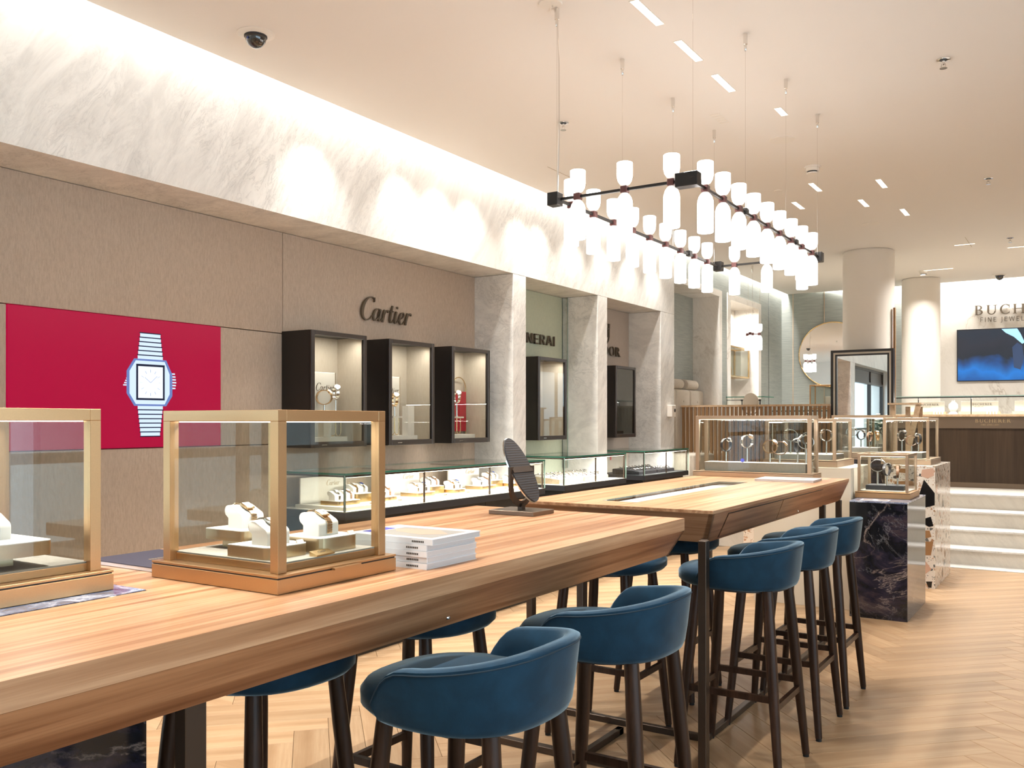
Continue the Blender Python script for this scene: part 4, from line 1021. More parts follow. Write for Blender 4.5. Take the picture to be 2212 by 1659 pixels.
# small plain watches for the trays: a strap arched over, with a round case
def tray_watch(strap, dial):
    t = MB(); n = 10
    rings = [[(.040*math.cos(math.pi*i/n), y, .018*math.sin(math.pi*i/n)*s) for y, s in ((-.009, 1), (.009, 1), (.009, .86), (-.009, .86))] for i in range(n+1)]
    o = bpy.data.objects.new('wrist_watch', None); COL.objects.link(o)
    t.loft(rings, True).build('strap', strap, o, 50)
    c = MB().lathe([(.018, 0), (.019, .003), (.016, .007)], (0, 0, .0165), 16).build('case', 'steel', o, 40); MB().lathe([(.0145, .0068), (.0145, .0074)], (0, 0, .0165), 14).build('dial', dial, c)
    return tag(o, 'x', 'watch')
TW = [tray_watch('strap_k', 'dial_k'), tray_watch('steel', 'dial_w'), tray_watch('strap_b', 'dial_k'), tray_watch('steel', 'dial_b')]
for k, lb in enumerate(('lowest', 'middle', 'highest')):
    dup(TW[0], (XW+.113, 6.80+.165, zc+.10+.18*k), (0, R(90), 0), f'{lb} mounted watch on the board of the cabinet on the green panel', 'mounted watches')
def tray(label, x0, x1, y0, y1, z, h, mat, rows, cols, wl_, tilt=R(12)):
    t = thing('watch_tray', label, 'tray', ((x0+x1)/2, (y0+y1)/2, z)); a, b = (x1-x0)/2, (y1-y0)/2
    MB().prism([(-a, 0), (a, 0), (a, h*.75), (-a, h*1.25)], 'y', -b, b).build('body', mat, t)
    MB().prism([(-a+.004, h*1.25-.0005), (a-.004, h*.75+.0005), (a-.004, h*.75+.003), (-a+.004, h*1.25+.003)], 'y', -b+.004, b-.004).build('pad', 'white' if mat != 'black_s' else 'black_s', t)
    for i in range(rows):
        for j in range(cols):
            f = (i+.5)/rows; x = x0+(x1-x0)*f; zz = z+h*(1.25-.5*f)+.003; y = y0+(y1-y0)*(j+.5)/cols
            p = TW[(i*3+j*2+int(y*10)) % 4] if mat != 'black_s' else TW[(1, 3, 0, 1)[(i+j) % 4]]
            place_tw(p, (x, y, zz), R(random.uniform(20, 70)), f'{ORD[j]} watch from the near end, {["back", "front"][i] if rows == 2 else ["back", "middle", "front"][i]} row of {wl_}')
def place_tw(p, loc, rz, label):
    if p.name not in used:
        used.add(p.name); p.location = loc; p.rotation_euler = (0, R(12), rz); p['label'] = label; p['group'] = 'watches on the counter trays'; return p
    return dup(p, loc, (0, R(12), rz), label, 'watches on the counter trays')
tray('near pale wooden watch tray in the counter below the green panel', XW+.17, XW+.47, 6.80, 7.24, zd+.001, .05, 'pale_wood', 2, 6, 'the near pale wooden tray')
tray('far pale wooden watch tray in the counter below the green panel', XW+.17, XW+.47, 7.27, 7.74, zd+.001, .05, 'pale_wood', 2, 6, 'the far pale wooden tray')
tray('near black watch tray in the farthest glass counter', XW+.17, XW+.47, 8.44, 8.88, zd+.001, .04, 'black_s', 2, 6, 'the near black tray')
tray('far black watch tray in the farthest glass counter', XW+.17, XW+.47, 8.91, 9.36, zd+.001, .04, 'black_s', 2, 6, 'the far black tray')
c = thing('brand_card', 'cream card standing at the back of the counter below the green panel', 'card', (XW+.08, 6.98, zd)); MB().box(-.006, .006, -.16, .16, 0, .185, .002).build('panel', 'white_c', c)
L_, w_ = word('PANERAI', SANS, .10); print_text(c, L_, .022, 'X', (.0062, .03, .145), 'ink_gold', .001)
c = thing('tag_strip', 'tiny red tag hanging at the back of the farthest counter', 'tag', (XW+.16, 8.42, zd+.10)); MB().box(-.002, .002, -.014, .014, .045, .11).build('strip', 'red', c)

# ================================================================ screens and wall lettering
def scr(nm, c, s):
    t = NT(nm); t.set(Base_Color=(.01, .01, .01, 1), Emission_Color=(*c, 1), Emission_Strength=s, Roughness=.25, Specular_IOR_Level=.08); return t.m
sr = thing('video_screen', 'wide red screen showing a blurred steel watch, flush in the beige wall', 'screen', (XW, 2.954, 1.308))
MB().box(-.025, .004, -.625, .625, 0, .698, .001).build('panel', scr('screen_red', (.345, .0002, .032), 1.0), sr)
def face(nm, c, s): return scr(nm, c, s)
wb = face('screen_watch_light', (.62, .76, 1.0), .95); wm = face('screen_watch_mid', (.16, .24, .55), .8); wd_ = face('screen_watch_dark', (.015, .02, .06), .5); ww = face('screen_watch_dial', (.80, .88, 1.0), 1.0)
cx_, cz_ = .150, .352
m = MB()
def wbox(y0, y1, z0, z1, x1): m.box(.004, x1, cx_+y0, cx_+y1, cz_+z0, cz_+z1)
for half, n_, z0, sg in (('upper', 6, .128, 1), ('lower', 7, -.127, -1)):
    m = MB(); m2 = MB(); keep_ = m
    for k in range(n_):
        a_, b_ = z0+sg*.024*k, z0+sg*(.024*k+.018); c_ = z0+sg*(.024*(k+1))
        wd = .078-.003*k
        m.box(.004, .0046, cx_-wd, cx_+wd, cz_+min(a_, b_), cz_+max(a_, b_)); m2.box(.004, .00455, cx_-wd-.004, cx_+wd+.004, cz_+min(b_, c_), cz_+max(b_, c_))
    m.build('watch_strap', wb, sr); m2.build('strap_gap', wd_, sr)
m = MB(); m.prism([(cx_+p[0], cz_+p[1]) for p in ((-.10, .128), (.10, .128), (.14, .05), (.14, -.07), (.10, -.127), (-.10, -.127), (-.145, -.06), (-.145, .06))], 'x', .004, .0048); m.build('watch_case', wm, sr)
m = MB(); m.prism([(cx_+p[0], cz_+p[1]) for p in ((-.09, .118), (.09, .118), (.122, .05), (.122, -.06), (.09, -.117), (-.09, -.117), (-.128, -.06), (-.128, .06))], 'x', .0048, .0050); m.build('watch_case', wb, sr)
m = MB().box(.0050, .0052, cx_-.088, cx_+.09, cz_-.095, cz_+.10); m.build('watch_bezel', wd_, sr)
m = MB().box(.0052, .0054, cx_-.076, cx_+.078, cz_-.084, cz_+.088); m.build('watch_dial', ww, sr)
m = MB()
for k in range(12):
    a = 2*math.pi*k/12; m.tube([(.0056, cx_+.050*math.sin(a), cz_+.056*math.cos(a)), (.0056, cx_+.066*math.sin(a), cz_+.072*math.cos(a))], 0, 4, False, (.004, .0006))
for a, l in ((-52, .045), (48, .055)): m.tube([(.0057, cx_, cz_), (.0057, cx_+l*math.sin(R(a)), cz_+l*math.cos(R(a)))], 0, 4, False, (.005, .0006))
m.build('watch_hands', wm, sr)
m = MB()
for k in range(5): wbox(-.165+.006*k, -.145+.004*k, -.02+.012*k, -.013+.012*k, .0047)
for k in range(6): wbox(.138, .166-.003*abs(k-2), -.03+.016*k, -.022+.016*k, .0047)
m.build('watch_blur', wb, sr)
SCRIPT_ = SCRIPT
sign('wall_sign', 'bronze script lettering high on the beige fabric wall', SCRIPT, .166, 'X', (XW+.012, 4.775, 2.168), .014, 'letter')
L, W_ = word('PANERAI', SANS, .12); s_ = .092; sign('wall_sign', 'bronze capital lettering on the pale green panel', [[[(x*1.62, y) for x, y in p] for p in q] for q in L], s_, 'X', (XW+.010, 7.515-W_*1.62*s_, 2.165), .016, 'letter')
L, W_ = word('TUDOR', SERIF, .12); s_ = .098; ts = sign('wall_sign', 'bronze shield and serif capitals on the rose panel', [[[(x*1.35, y) for x, y in p] for p in q] for q in L], s_, 'X', (XW+.010, 8.935-W_*1.35*s_, 2.15), .014, 'letter')
yc = W_*1.35*s_/2
m = MB()
OUT = [(-.062, .285), (-.062, .20), (-.045, .155), (0, .118), (.045, .155), (.062, .20), (.062, .285)]
path = [(yc+a, b) for a, b in OUT]
for q in strip(path, .010): m.prism(q, 'x', 0, .014)
for a in (-.062, 0, .062): m.prism([(yc+a-.010, .285), (yc+a+.010, .285), (yc+a+.014, .335), (yc+a, .322), (yc+a-.014, .335)], 'x', 0, .014)
m.prism([(yc-.065, .275), (yc+.065, .275), (yc+.065, .292), (yc-.065, .292)], 'x', 0, .014)
for q in strip([(yc, .30), (yc, .16)], .010)+strip([(yc-.03, .27), (yc-.03, .19)], .008)+strip([(yc+.03, .27), (yc+.03, .19)], .008): m.prism(q, 'x', 0, .014)
m.build('shield', 'letter', ts)
# far wall: lettering and screen
fw = Matrix.Translation((-1.80, 14.07, 0)) @ Matrix.Rotation(R(7.4), 4, 'Z')
L, W_ = word('BUCHERER', SERIF, .22)
p = fw @ Vector((.44, -.045, 2.925)); sign('wall_sign', 'large bronze serif lettering on the veined marble slab', [[[(x*1.12, y) for x, y in q] for q in l] for l in L], .13, 'Y', p, .02, 'letter', R(7.4))
L, W2_ = word('FINE JEWELLERY', SANS, .26)
p = fw @ Vector((.51, -.045, 2.825)); sign('wall_sign', 'small bronze sans lettering below the large lettering on the marble slab', [[[(x*1.1, y) for x, y in q] for q in l] for l in L], .062, 'Y', p, .014, 'letter', R(7.4))
s2 = thing('video_screen', 'dark blue screen on the veined marble slab of the far wall', 'screen', fw @ Vector((.22, -.035, 2.005)), R(7.4))
MB().box(0, 1.50, -.03, 0, 0, .725, .001).build('panel', 'black', s2)
def blue_screen():
    t = NT('screen_blue'); v = t.coord((1, 1, 1)); sp = t.n('ShaderNodeSeparateXYZ'); t.l(v, sp.inputs[0])
    n = t.noise(v, 2.6, 3, .5, .4)
    h = t.math('ADD', sp.outputs[2], t.math('MULTIPLY', t.math('SUBTRACT', n.outputs[0], .5), .45))
    c = t.ramp(h, [(.0, (.0, .09, .34)), (.16, (.002, .17, .58)), (.27, (.004, .055, .20)), (.34, (.006, .013, .025)), (.52, (.016, .020, .035)), (.62, (.012, .022, .040))])
    t.l(c, t.b.inputs['Emission Color']); t.set(Emission_Strength=1.0, Base_Color=(.01, .01, .01, 1), Roughness=.3); return t.m
MB().box(.012, 1.488, -.0305, -.030, .012, .713).build('picture', blue_screen(), s2)
m = MB(); m.prism([(.55, .713), (.60, .66), (.70, .60), (.80, .50), (.83, .52), (.78, .64), (.74, .713)], 'y', -.0310, -.0305); m.build('picture_highlight', emit('screen_pale', (.25, .50, .72), .8), s2)
m = MB(); m.prism([(.68, .46), (.70, .18), (.78, .15), (.82, .30), (.80, .48), (.74, .52)], 'y', -.0310, -.0305); m.build('picture_finger', emit('screen_finger', (.015, .03, .07), 1), s2)

# ================================================================ chandeliers
def shade_pair(t, x, y, z):
    MB().box(x-.016, x+.016, y-.016, y+.016, z-.015, z+.015, .002).build('clamp', 'clamp', t)
    for nm, neck, body in (('upper_shade', [(.010, .018), (.022, .024), (.0305, .037)], [(.0305, .037), (.0355, .060), (.0355, .118), (.033, .120)]),
                           ('lower_shade', [(.014, -.016), (.022, -.024), (.0300, -.036), (.0345, -.052)], [(.0345, -.052), (.0355, -.064), (.0355, -.192), (.033, -.195)])):
        m = MB(); m.lathe(neck, (x, y, z), 20); m.k = 1; m.lathe(body, (x, y, z), 20); m.build(nm, ['neck', 'shade'], t, 60)
ZL = 2.482
ch = thing('chandelier', 'long rectangular chandelier of frosted glass tubes on black rails over the tables', 'chandelier', (0, 0, 0))
xl, xr, ya, yb = -2.09, -1.44, 3.67, 5.83
for k in range(9): shade_pair(ch, xr, 3.85+.2275*k, ZL); shade_pair(ch, xl, 3.80+.2275*k, ZL)
for x in (-1.985, -1.748, -1.525): shade_pair(ch, x, ya, ZL)
for x in (-1.98, -1.765, -1.54): shade_pair(ch, x, yb, ZL)
for x in (xl, xr): MB().box(x-.006, x+.006, ya, yb, ZL-.006, ZL+.006).build('rail', 'rail', ch)
for y in (ya, yb): MB().box(xl, xr, y-.006, y+.006, ZL-.006, ZL+.006).build('rail', 'rail', ch)
for (x, y, lx, ly) in ((xl-.01, ya-.01, .055, .055), (xr-.01, ya-.0, .10, .055), (xl, yb, .055, .055), (xr, yb+.01, .05, .06)): MB().box(x-lx/2, x+lx/2, y-ly/2, y+ly/2, ZL-.03, ZL+.03, .002).build('corner_block', 'rail', ch)
for x in (xl, xr):
    for k in (2.5, 6.5): MB().box(x-.014, x+.014, 3.83+.2275*k-.02, 3.83+.2275*k+.02, ZL-.012, ZL+.022, .002).build('joint_block', 'rail', ch)
for x, ys in ((xl, (3.66, 4.36, 5.05, 5.75)), (xr, (3.70, 4.404, 5.11, 5.807))):
    for y in ys:
        MB().tube([(x, y, ZL), (x, y, ZC-.07)], .0012, 5).build('cable', 'steel', ch)
        MB().lathe([(.004, -.085), (.007, -.08), (.007, -.055), (.0105, -.053), (.0105, 0)], (x, y, ZC), 12).build('cable_gripper', 'steel', ch, 40)
MB().lathe([(.052, -.006), (.055, -.001), (.055, 0)], (xl, 3.60, ZC-.0), 28).build('ceiling_rose', 'white_pl', ch, 40)
MB().tube([(xl+.012, 3.64, ZC-.006), (xl+.020, 3.645, 3.1), (xl+.018, 3.65, 2.8), (xl+.006, 3.655, ZL+.03)], .0035, 6).build('power_cord', 'steel', ch, 60)
c2 = thing('chandelier', 'small hanging cluster of frosted glass tubes before the marble niche', 'chandelier', (-3.51, 11.0, 0))
for a in (30, 150, 270):
    x, y = .085*math.cos(R(a)), .085*math.sin(R(a)); shade_pair(c2, x, y, 2.525)
    MB().tube([(0, 0, 2.525), (x, y, 2.525)], .006, 6).build('arm', 'clamp', c2)
MB().lathe([(.02, -.015), (.02, .015)], (0, 0, 2.525), 14).build('hub', 'clamp', c2, 40); MB().tube([(0, 0, 2.54), (0, 0, ZC)], .002, 5).build('cable', 'steel', c2); MB().lathe([(.008, -.09), (.011, -.05), (.011, 0)], (0, 0, ZC), 12).build('cable_gripper', 'steel', c2, 40)

# ================================================================ ceiling fittings
def slot(label, x, y, rz=0, L=.30, W=.040):
    t = thing('linear_downlight', label, 'ceiling light', (x, y, ZC), rz)
    m = MB(); m.box(-W/2-.004, -W/2, -L/2-.004, L/2+.004, -.002, 0); m.box(W/2, W/2+.004, -L/2-.004, L/2+.004, -.002, 0); m.box(-W/2, W/2, -L/2-.004, -L/2, -.002, 0); m.box(-W/2, W/2, L/2, L/2+.004, -.002, 0)
    m.build('trim_ring', 'white_pl', t); MB().box(-W/2, W/2, -L/2, L/2, -.0014, 0).build('diffuser', 'slot', t)
    for k in range(1, 7): MB().box(-W/2, W/2, -L/2+L*k/7-.001, -L/2+L*k/7+.001, -.0019, -.0014).build('cell_divider', 'white_pl', t)
NAMES = ['slot light at the top edge of the picture, nearest the chandelier power cord', 'second slot light in the row above the chandelier', 'third slot light in the row above the chandelier', 'short slot light at the end of the row above the chandelier',
         'slot light beyond the round smoke detector, next to the far sprinkler', 'slot light behind the chandelier, in line with the column', 'slot light just behind the smoke detector', 'slot light left of the far downlight row', 'farthest slot light before the first column']
for (x, y), n in zip(SLOTS, NAMES): slot(n, x, y, 0, .16 if 'short' in n else .30)
slot('slot light running crosswise before the far wall', -1.15, 10.93, R(90), .20, .03); slot('slot light running crosswise above the far screen', -.62, 11.4, R(90), .3, .03)
slot('slot light in the ceiling beside the second column', -1.62, 12.55, R(90), .34, .03)
def sprinkler(label, x, y):
    t = thing('sprinkler', label, 'sprinkler', (x, y, ZC)); MB().lathe([(.034, 0), (.034, -.003), (.026, -.004)], (0, 0, 0), 22).build('rosette', 'chrome', t, 40); MB().lathe([(.020, -.0042), (.020, -.006)], (0, 0, 0), 18).build('cup', 'black_s', t)
    MB().lathe([(.008, -.006), (.008, -.026), (.004, -.03)], (0, 0, 0), 12).build('nozzle', 'steel', t, 40)
    for s in (-1, 1): MB().tube([(s*.008, 0, -.024), (s*.012, 0, -.036), (s*.004, 0, -.046)], .0018, 6).build('yoke_arm', 'steel', t, 60)
    MB().lathe([(.019, -.046), (.019, -.049)], (0, 0, 0), 16).build('deflector', 'steel', t, 40)
sprinkler('sprinkler with a dark ring at the top right of the ceiling', -.656, 5.278); sprinkler('small sprinkler in the middle right of the ceiling', -.678, 8.053); sprinkler('far right sprinkler before the raised floor', -.707, 10.80); sprinkler('sprinkler behind the chandelier power cord', -2.855, 5.084)
def smoke(label, x, y):
    t = thing('smoke_detector', label, 'smoke detector', (x, y, ZC)); MB().lathe([(.060, 0), (.060, -.012), (.056, -.014)], (0, 0, 0), 30).build('base', 'white_pl', t, 40)
    MB().lathe([(.050, -.014), (.050, -.030), (.044, -.036)], (0, 0, 0), 30).build('body', 'white_pl', t, 40); MB().lathe([(.040, -.036), (.038, -.046)], (0, 0, 0), 26).build('vent_ring', 'black_s', t, 40); MB().lathe([(.043, -.046), (.038, -.056), (.02, -.060)], (0, 0, 0), 26).build('cap', 'white_pl', t, 40)
smoke('round white smoke detector beyond the chandelier', -1.765, 6.973); smoke('smoke detector beside the second column', -1.80, 12.6)
def speaker(label, x, y, r=.085):
    t = thing('ceiling_speaker', label, 'speaker', (x, y, ZC)); MB().lathe([(r, 0), (r, -.004), (r-.008, -.005)], (0, 0, 0), 36).build('rim', 'white_pl', t, 40); MB().lathe([(r-.009, -.0035), (r-.009, -.0045)], (0, 0, 0), 32).build('grille', plain('grille_'+label[:5], (.52, .45, .38), .8), t)
speaker('round flush loudspeaker in the ceiling before the smoke detector', -1.772, 6.196); speaker('far flush loudspeaker above the first column', -1.792, 9.289, .08)
def dome_cam(label, x, y):
    t = thing('dome_camera', label, 'camera', (x, y, ZC)); MB().lathe([(.092, 0), (.092, -.003), (.075, -.006), (.070, -.010)], (0, 0, 0), 40).build('ring', 'white_pl', t, 40)
    MB().lathe([(.052, -.010)]+[(.052*math.cos(R(a)), -.014-.056*math.sin(R(a))) for a in (0, 15, 30, 45, 60, 75, 88)], (0, 0, 0), 36).build('dome', 'dome', t, 60)
    MB().lathe([(.056, -.009), (.056, -.016), (.053, -.017)], (0, 0, 0), 36).build('dome_seat', 'black_s', t, 40)
    MB().box(-.006, .006, -.0535, -.050, -.040, -.028, .001).build('sensor_window', 'dial_b', t)
dome_cam('black dome camera in the ceiling above the beige wall', -3.488, 3.10); dome_cam('far dome camera above the screen on the marble slab', -1.0, 13.45)
dl = thing('downlight', 'small round downlight behind the chandelier', 'ceiling light', (-2.19, 7.55, ZC)); MB().lathe([(.035, 0), (.035, -.003), (.026, -.004)], (0, 0, 0), 24).build('trim_ring', 'white_pl', dl, 40); MB().lathe([(.025, -.0025), (.025, -.0035)], (0, 0, 0), 22).build('diffuser', 'led', dl)
vb = thing('ceiling_vent', 'small slotted vent cover flush in the ceiling', 'vent', (-1.98, 5.55, ZC))
for k in range(5): MB().box(-.03, .03, -.10+.045*k, -.075+.045*k, -.0015, 0).build('slat', 'white_pl', vb)

# ================================================================ the raised floor: screen of slats, sofa, counters, mirrors
sl = thing('slat_screen', 'balustrade of upright wooden slats before the sofa niche', 'screen', (0, 10.24, ZP))
X0, X1 = -4.195, -2.40
MB().box(X0, X1, -.022, .022, .958, .980).build('top_rail', 'oak_case', sl); MB().box(X0, X0+.018, -.02, .02, 0, .958).build('post', 'oak_case', sl); MB().box(X0, X1, -.02, .02, 0, .012).build('bottom_rail', 'slat', sl)
ns = 36; sm_ = MB().box(-.0145, .0145, -.018, .018, .012, .958); first = None
for k in range(ns):
    x = X0+.045+(X1-X0-.06)*k/(ns-1)
    if first is None: first = sm_.build('slat', 'slat', sl, 0, (x, 0, 0))
    else: link('slat', first.data, sl, (x, 0, 0))
so = thing('sofa', 'oatmeal buttoned banquette in the marble niche', 'sofa', (-4.28, 10.33, ZP))
MB().box(.0, .55, -.72, .66, 0, .42, .03, 3).build('seat', 'sofa', so, 50)
for k in range(3):
    y0 = -.70+.455*k; m = MB().box(.0, .15, y0, y0+.452, .42, 1.175, .035, 3); b = m.build('back_cushion', 'sofa', so, 50)
    for (y, z) in ((.23, 1.03), (.08, .80), (.38, .80)): MB().lathe([(.014, 0), (.012, .006), (.004, .009)], (0, 0, 0), 12).build('button', 'sofa', b, 40, (.149, y0+y, z), (0, R(90), 0))
def bolster(label, y, x=-4.19):
    t = thing('bolster', label, 'cushion', (x, y, ZP+1.176)); r = .062
    m = MB().lathe([(r*.9, -.19), (r, -.18), (r, .18), (r*.9, .19)], (0, 0, 0), 28); m.build('roll', 'sofa', t, 50, (0, 0, r), (R(90), 0, 0))
    MB().tube([(r*math.cos(2*math.pi*k/24), -.181, r+r*math.sin(2*math.pi*k/24)) for k in range(24)], .004, 6, True).build('piping', 'sofa', t, 60)
bolster('cylindrical bolster lying on the sofa back, its round end facing out', 10.62); bolster('bolster at the near end of the sofa back, mostly hidden by the pier', 10.14)

def glass_counter_far(label, x0, x1, y0, y1, bays, ln, zt=1.755, zb=1.535):
    t = thing('glass_counter', label, 'counter', (x0, y0, ZP)); L, D = x1-x0, y1-y0; a, b = zb-ZP, zt-ZP
    MB().box(.02, L-.02, .03, D, 0, a-.17).build('front_panel', 'counter_w', t); MB().box(.0, L, .015, D, a-.17, a-.03, .001).build('bronze_band', 'bronze_m', t)
    MB().box(-.01, L+.01, -.01, D, a-.03, a, .002).build('wooden_top', 'oak_case', t); MB().box(.02, L-.02, .028, .032, 0, .06).build('kick_strip', 'bronze_m', t)
    pane('top_pane', t, 0, L, 0, D-.02, b-.010, b, 'glass', 'edge_l'); pane('front_pane', t, 0, L, .0, .006, a, b-.0105, 'glass', 'edge_l')
    for k in range(bays+1):
        x = min(max(L*k/bays, .008), L-.008); MB().box(x-.005, x+.005, .008, .018, a, b-.0105).build('upright', 'black', t)
    MB().box(0, L, .008, .016, b-.024, b-.0105).build('light_rail', 'black', t)
    area('counter_light', (x0+L/2, y0+.03, zt-.03), (R(-20), 0, 0), L-.05, .008, 4.5*L, WARM2, 165)
    if ln:
        L1, W1_ = word('BUCHERER', SERIF, .18); print_text(t, [[[(x*1.1, y) for x, y in q] for q in l] for l in L1], .042, 'Y', (ln, .0148, a-.10), 'ink_gold', .001)
        L2, W2__ = word('FINE JEWELLERY', SANS, .2); print_text(t, L2, .018, 'Y', (ln+.06, .0148, a-.135), 'ink_gold', .001)
    return t
glass_counter_far('brown counter with a glass top below the marble slab on the raised floor', -2.35, 1.7, 12.0, 12.62, 7, 1.20)
glass_counter_far('counter seen through the right end of the slat screen', -3.55, -2.6, 11.9, 12.4, 2, 0, 1.60, 1.50)
CW = [(-1.70, 'left'), (-1.12, 'middle'), (-.55, 'right')]
for x, nm in CW:
    c = thing('brand_card', f'{nm} cream card with serif capitals in the brown counter', 'card', (x, 12.18, 1.536)); MB().box(-.20, .20, -.006, .006, .03, .155, .002).build('panel', 'white_c', c); MB().box(-.22, .22, -.07, .07, 0, .03).build('wooden_step', 'pale_wood', c)
    L1, W1_ = word('BUCHERER', SERIF, .18); print_text(c, L1, .026, 'Y', (-.075 if nm != 'right' else -.02, -.0062, .105), 'ink', .001); L2, W2__ = word('FINE JEWELLERY', SANS, .2); print_text(c, L2, .010, 'Y', (-.06 if nm != 'right' else -.01, -.0062, .085), 'ink', .001)
    for k in range(4):
        s = thing('ring_holder', f'{ORD[k]} pale ring cone from the left before the {nm} card', 'ring holder', (x+.09+.032*k, 12.10, 1.536)); MB().lathe([(.010, 0), (.010, .03), (.004, .075), (.0015, .08)], (0, 0, 0), 12).build('cone', 'white', s, 50)
b_ = thing('bust', 'pale rounded jewellery bust between the left and middle cards', 'bust', (-1.40, 12.14, 1.536)); MB().lathe([(.05, 0), (.05, .01), (.03, .03), (.055, .08), (.05, .12), (.02, .15), (.018, .17)], (0, 0, 0), 20).build('body', 'paper', b_, 60)
make_case('display_case', 'slim gold framed case on the counter behind the slats', -3.06, -2.72, 11.92, 12.2, 1.60, .32, .014, .02, 'gold', 'gold', .004, None, True, False, False)
bx = block('gift_box', 'pale box standing inside the slim gold case', 'box', -2.88, -2.80, 12.02, 12.08, 1.623, 1.77, 'white_c')
# niche case with gold frame
make_case('display_case', 'gold framed wall case in the far marble niche', -4.285, -4.06, 11.75, 12.60, 2.05, .42, .022, .02, 'brass', 'brass', .0, None, True, False, False)
cr = thing('crown_ornament', 'small gold ornament inside the wall case of the far niche', 'ornament', (-4.17, 12.0, 2.074)); MB().lathe([(.05, 0), (.05, .012), (.04, .014)], (0, 0, 0), 18).build('base', 'brass', cr, 40)
for k in range(7):
    a = 2*math.pi*k/7; MB().tube([(.045*math.cos(a), .045*math.sin(a), .014), (.055*math.cos(a), .055*math.sin(a), .09+.03*(k % 2))], [.007, .003], 6).build('spike', 'brass', cr, 50)
# table with mirror behind the slats
tb = thing('glass_counter', 'small glass vitrine with a green edge behind the table mirror', 'counter', (-3.75, 11.5, ZP)); MB().box(-.3, .3, -.2, .2, 0, .80).build('cabinet_base', 'white_c', tb)
pane('top_pane', tb, -.3, .3, -.2, .2, 1.095, 1.105, 'glass', 'edge'); pane('front_pane', tb, -.3, .3, -.2, -.194, .80, 1.0945); MB().tube([(-.24, -.17, .80), (-.24, -.17, 1.06), (.24, -.17, 1.06), (.24, -.17, .80)], .006, 6).build('inner_frame', 'black', tb)
tm = thing('table_mirror', 'round tan backed mirror on a black fork behind the slat screen', 'mirror', (-3.593, 11.2, ZP)); MB().box(-.2, .2, -.15, .15, .0, .86).build('pedestal', 'counter_w', tm)
MB().prism([(.10*math.cos(2*math.pi*k/36), 1.03+.115*math.sin(2*math.pi*k/36)) for k in range(36)], 'y', -.006, .006).build('glass', plain('tan_back', (.50, .42, .32), .5), tm, 40)
MB().tube([(-.115, 0, 1.06), (-.112, 0, .98)]+[(-.11*math.cos(R(a)), 0, .97-.09*math.sin(R(a))) for a in range(15, 180, 15)]+[(.112, 0, .98), (.115, 0, 1.06)], .007, 6).build('fork', 'black', tm, 60)
for s in (-1, 1): MB().box(s*.115-.014, s*.115+.014, -.008, .008, 1.045, 1.065).build('pivot', 'black', tm)
# round mirror on the far wall
rm = thing('round_mirror', 'large round wall mirror with a thin gold rim, half hidden by the column', 'mirror', fw @ Vector((-1.43, -.01, 2.44)), R(7.4))
def disc(r, y0, y1, n=64): return MB().prism([(r*math.cos(2*math.pi*k/n), r*math.sin(2*math.pi*k/n)) for k in range(n)], 'y', y0, y1)
disc(.47, -.03, -.012).build('glass', 'mirror', rm, 40); MB().tube([(.478*math.cos(2*math.pi*k/64), -.024, .478*math.sin(2*math.pi*k/64)) for k in range(64)], .010, 8, True).build('rim', 'brass', rm, 60)
# standing mirror before the column
sm = thing('standing_mirror', 'tall standing mirror with a double black frame before the first column', 'mirror', (-2.105, 10.42, ZP), R(.4))
w2, hh = .327, 1.575
def ring(wi, hi, t, y0, y1, name, mat):
    m = MB(); m.box(-wi, -wi+t, y0, y1, 0, hi); m.box(wi-t, wi, y0, y1, 0, hi); m.box(-wi+t, wi-t, y0, y1, hi-t, hi); m.box(-wi+t, wi-t, y0, y1, 0, t); return m.build(name, mat, sm)
ring(w2, hh, .026, -.03, .03, 'outer_frame', 'black'); ring(w2-.026, hh-.026, .020, -.02, .02, 'inner_band', 'cream')
ring(w2-.048, hh-.048, .016, -.028, .022, 'inner_frame', 'black'); MB().box(-w2+.062, w2-.062, -.004, .004, .03, hh-.062).build('glass', 'mirror', sm)
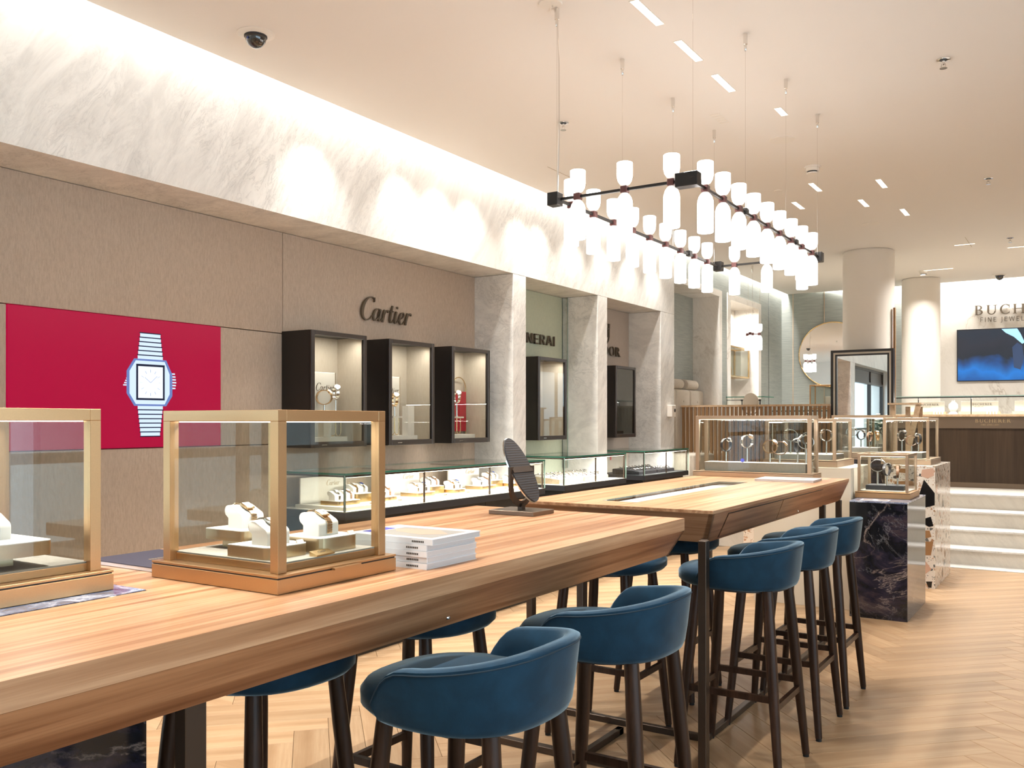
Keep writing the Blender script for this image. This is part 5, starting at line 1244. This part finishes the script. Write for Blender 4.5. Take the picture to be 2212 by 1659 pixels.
# easel and tall post beside it
ea = thing('wooden_easel', 'pale wooden easel with a crossed leg beside the standing mirror', 'easel', (-1.60, 10.06, .1701*0)); 
zt_ = 1.62
def beam(a, b, wdt=.045): MB().tube([a, b], 0, 4, False, (wdt, .02)).build('leg', 'oak_case', ea)
beam((-.12, -.06, 0), (-.12, -.06, zt_)); beam((.02, -.02, 0), (.02, -.02, zt_-.02)); beam((.13, .03, 0), (.13, .03, zt_-.02)); beam((-.05, -.09, .75), (.13, -.09, zt_), .05)
MB().box(-.16, .16, -.11, .05, zt_, zt_+.018).build('top_board', 'oak_case', ea)
tp_ = thing('tall_post', 'slim wooden post standing beside the second column', 'post', (-1.83, 10.75, ZP-.0)); MB().box(-.011, .011, -.02, .02, 0, 2.05).build('shaft', 'slat', tp_); MB().box(-.03, .03, -.04, .04, 0, .01).build('foot_plate', 'slat', tp_)
# wall box on the pier
wx = thing('wall_box', 'small white box with a dark round lens on the marble pier', 'wall unit', (XB, 9.43, 1.50)); MB().box(.001, .06, -.055, .055, 0, .13, .004).build('housing', 'white_pl', wx); MB().lathe([(.020, 0), (.020, .003)], (0, 0, 0), 18).build('lens', 'black_s', wx, 40, (.061, .02, .07), (0, R(90), 0))
# vase of flowers by the window (shows in the standing mirror)
vs = thing('flower_vase', 'vase of white flowers and grey green leaves by the shop window', 'flowers', (-3.55, 1.05, 0)); MB().box(-.16, .16, -.16, .16, 0, .95).build('pedestal', 'cream', vs); MB().lathe([(.06, .95), (.09, 1.02), (.07, 1.17), (.055, 1.2)], (0, 0, 0), 20).build('vase', 'white', vs, 60)
rng = random.Random(5)
for k in range(26):
    a, e, l = rng.uniform(0, 6.28), rng.uniform(.5, 1.4), rng.uniform(.2, .45); d = Vector((math.cos(a)*math.cos(e), math.sin(a)*math.cos(e), math.sin(e))); p = Vector((0, 0, 1.18)); q = p+d*l
    MB().tube([p, p+d*l*.5+Vector((0, 0, .03)), q], .003, 5).build('stem', 'leaf', vs)
    if k % 2:
        m = MB()
        for j in range(5):
            b = 2*math.pi*j/5; m.lathe([(.006, -.01), (.024, .0), (.010, .018)], (q.x+.022*math.cos(b), q.y+.022*math.sin(b), q.z), 8)
        m.build('bloom', 'petal', vs, 60)
    else: m = MB().lathe([(.004, -.05), (.035, 0), (.003, .06)], (0, 0, 0), 8); m.build('leaf', 'leaf', vs, 60, q, (rng.uniform(-1, 1), rng.uniform(-1, 1), a))
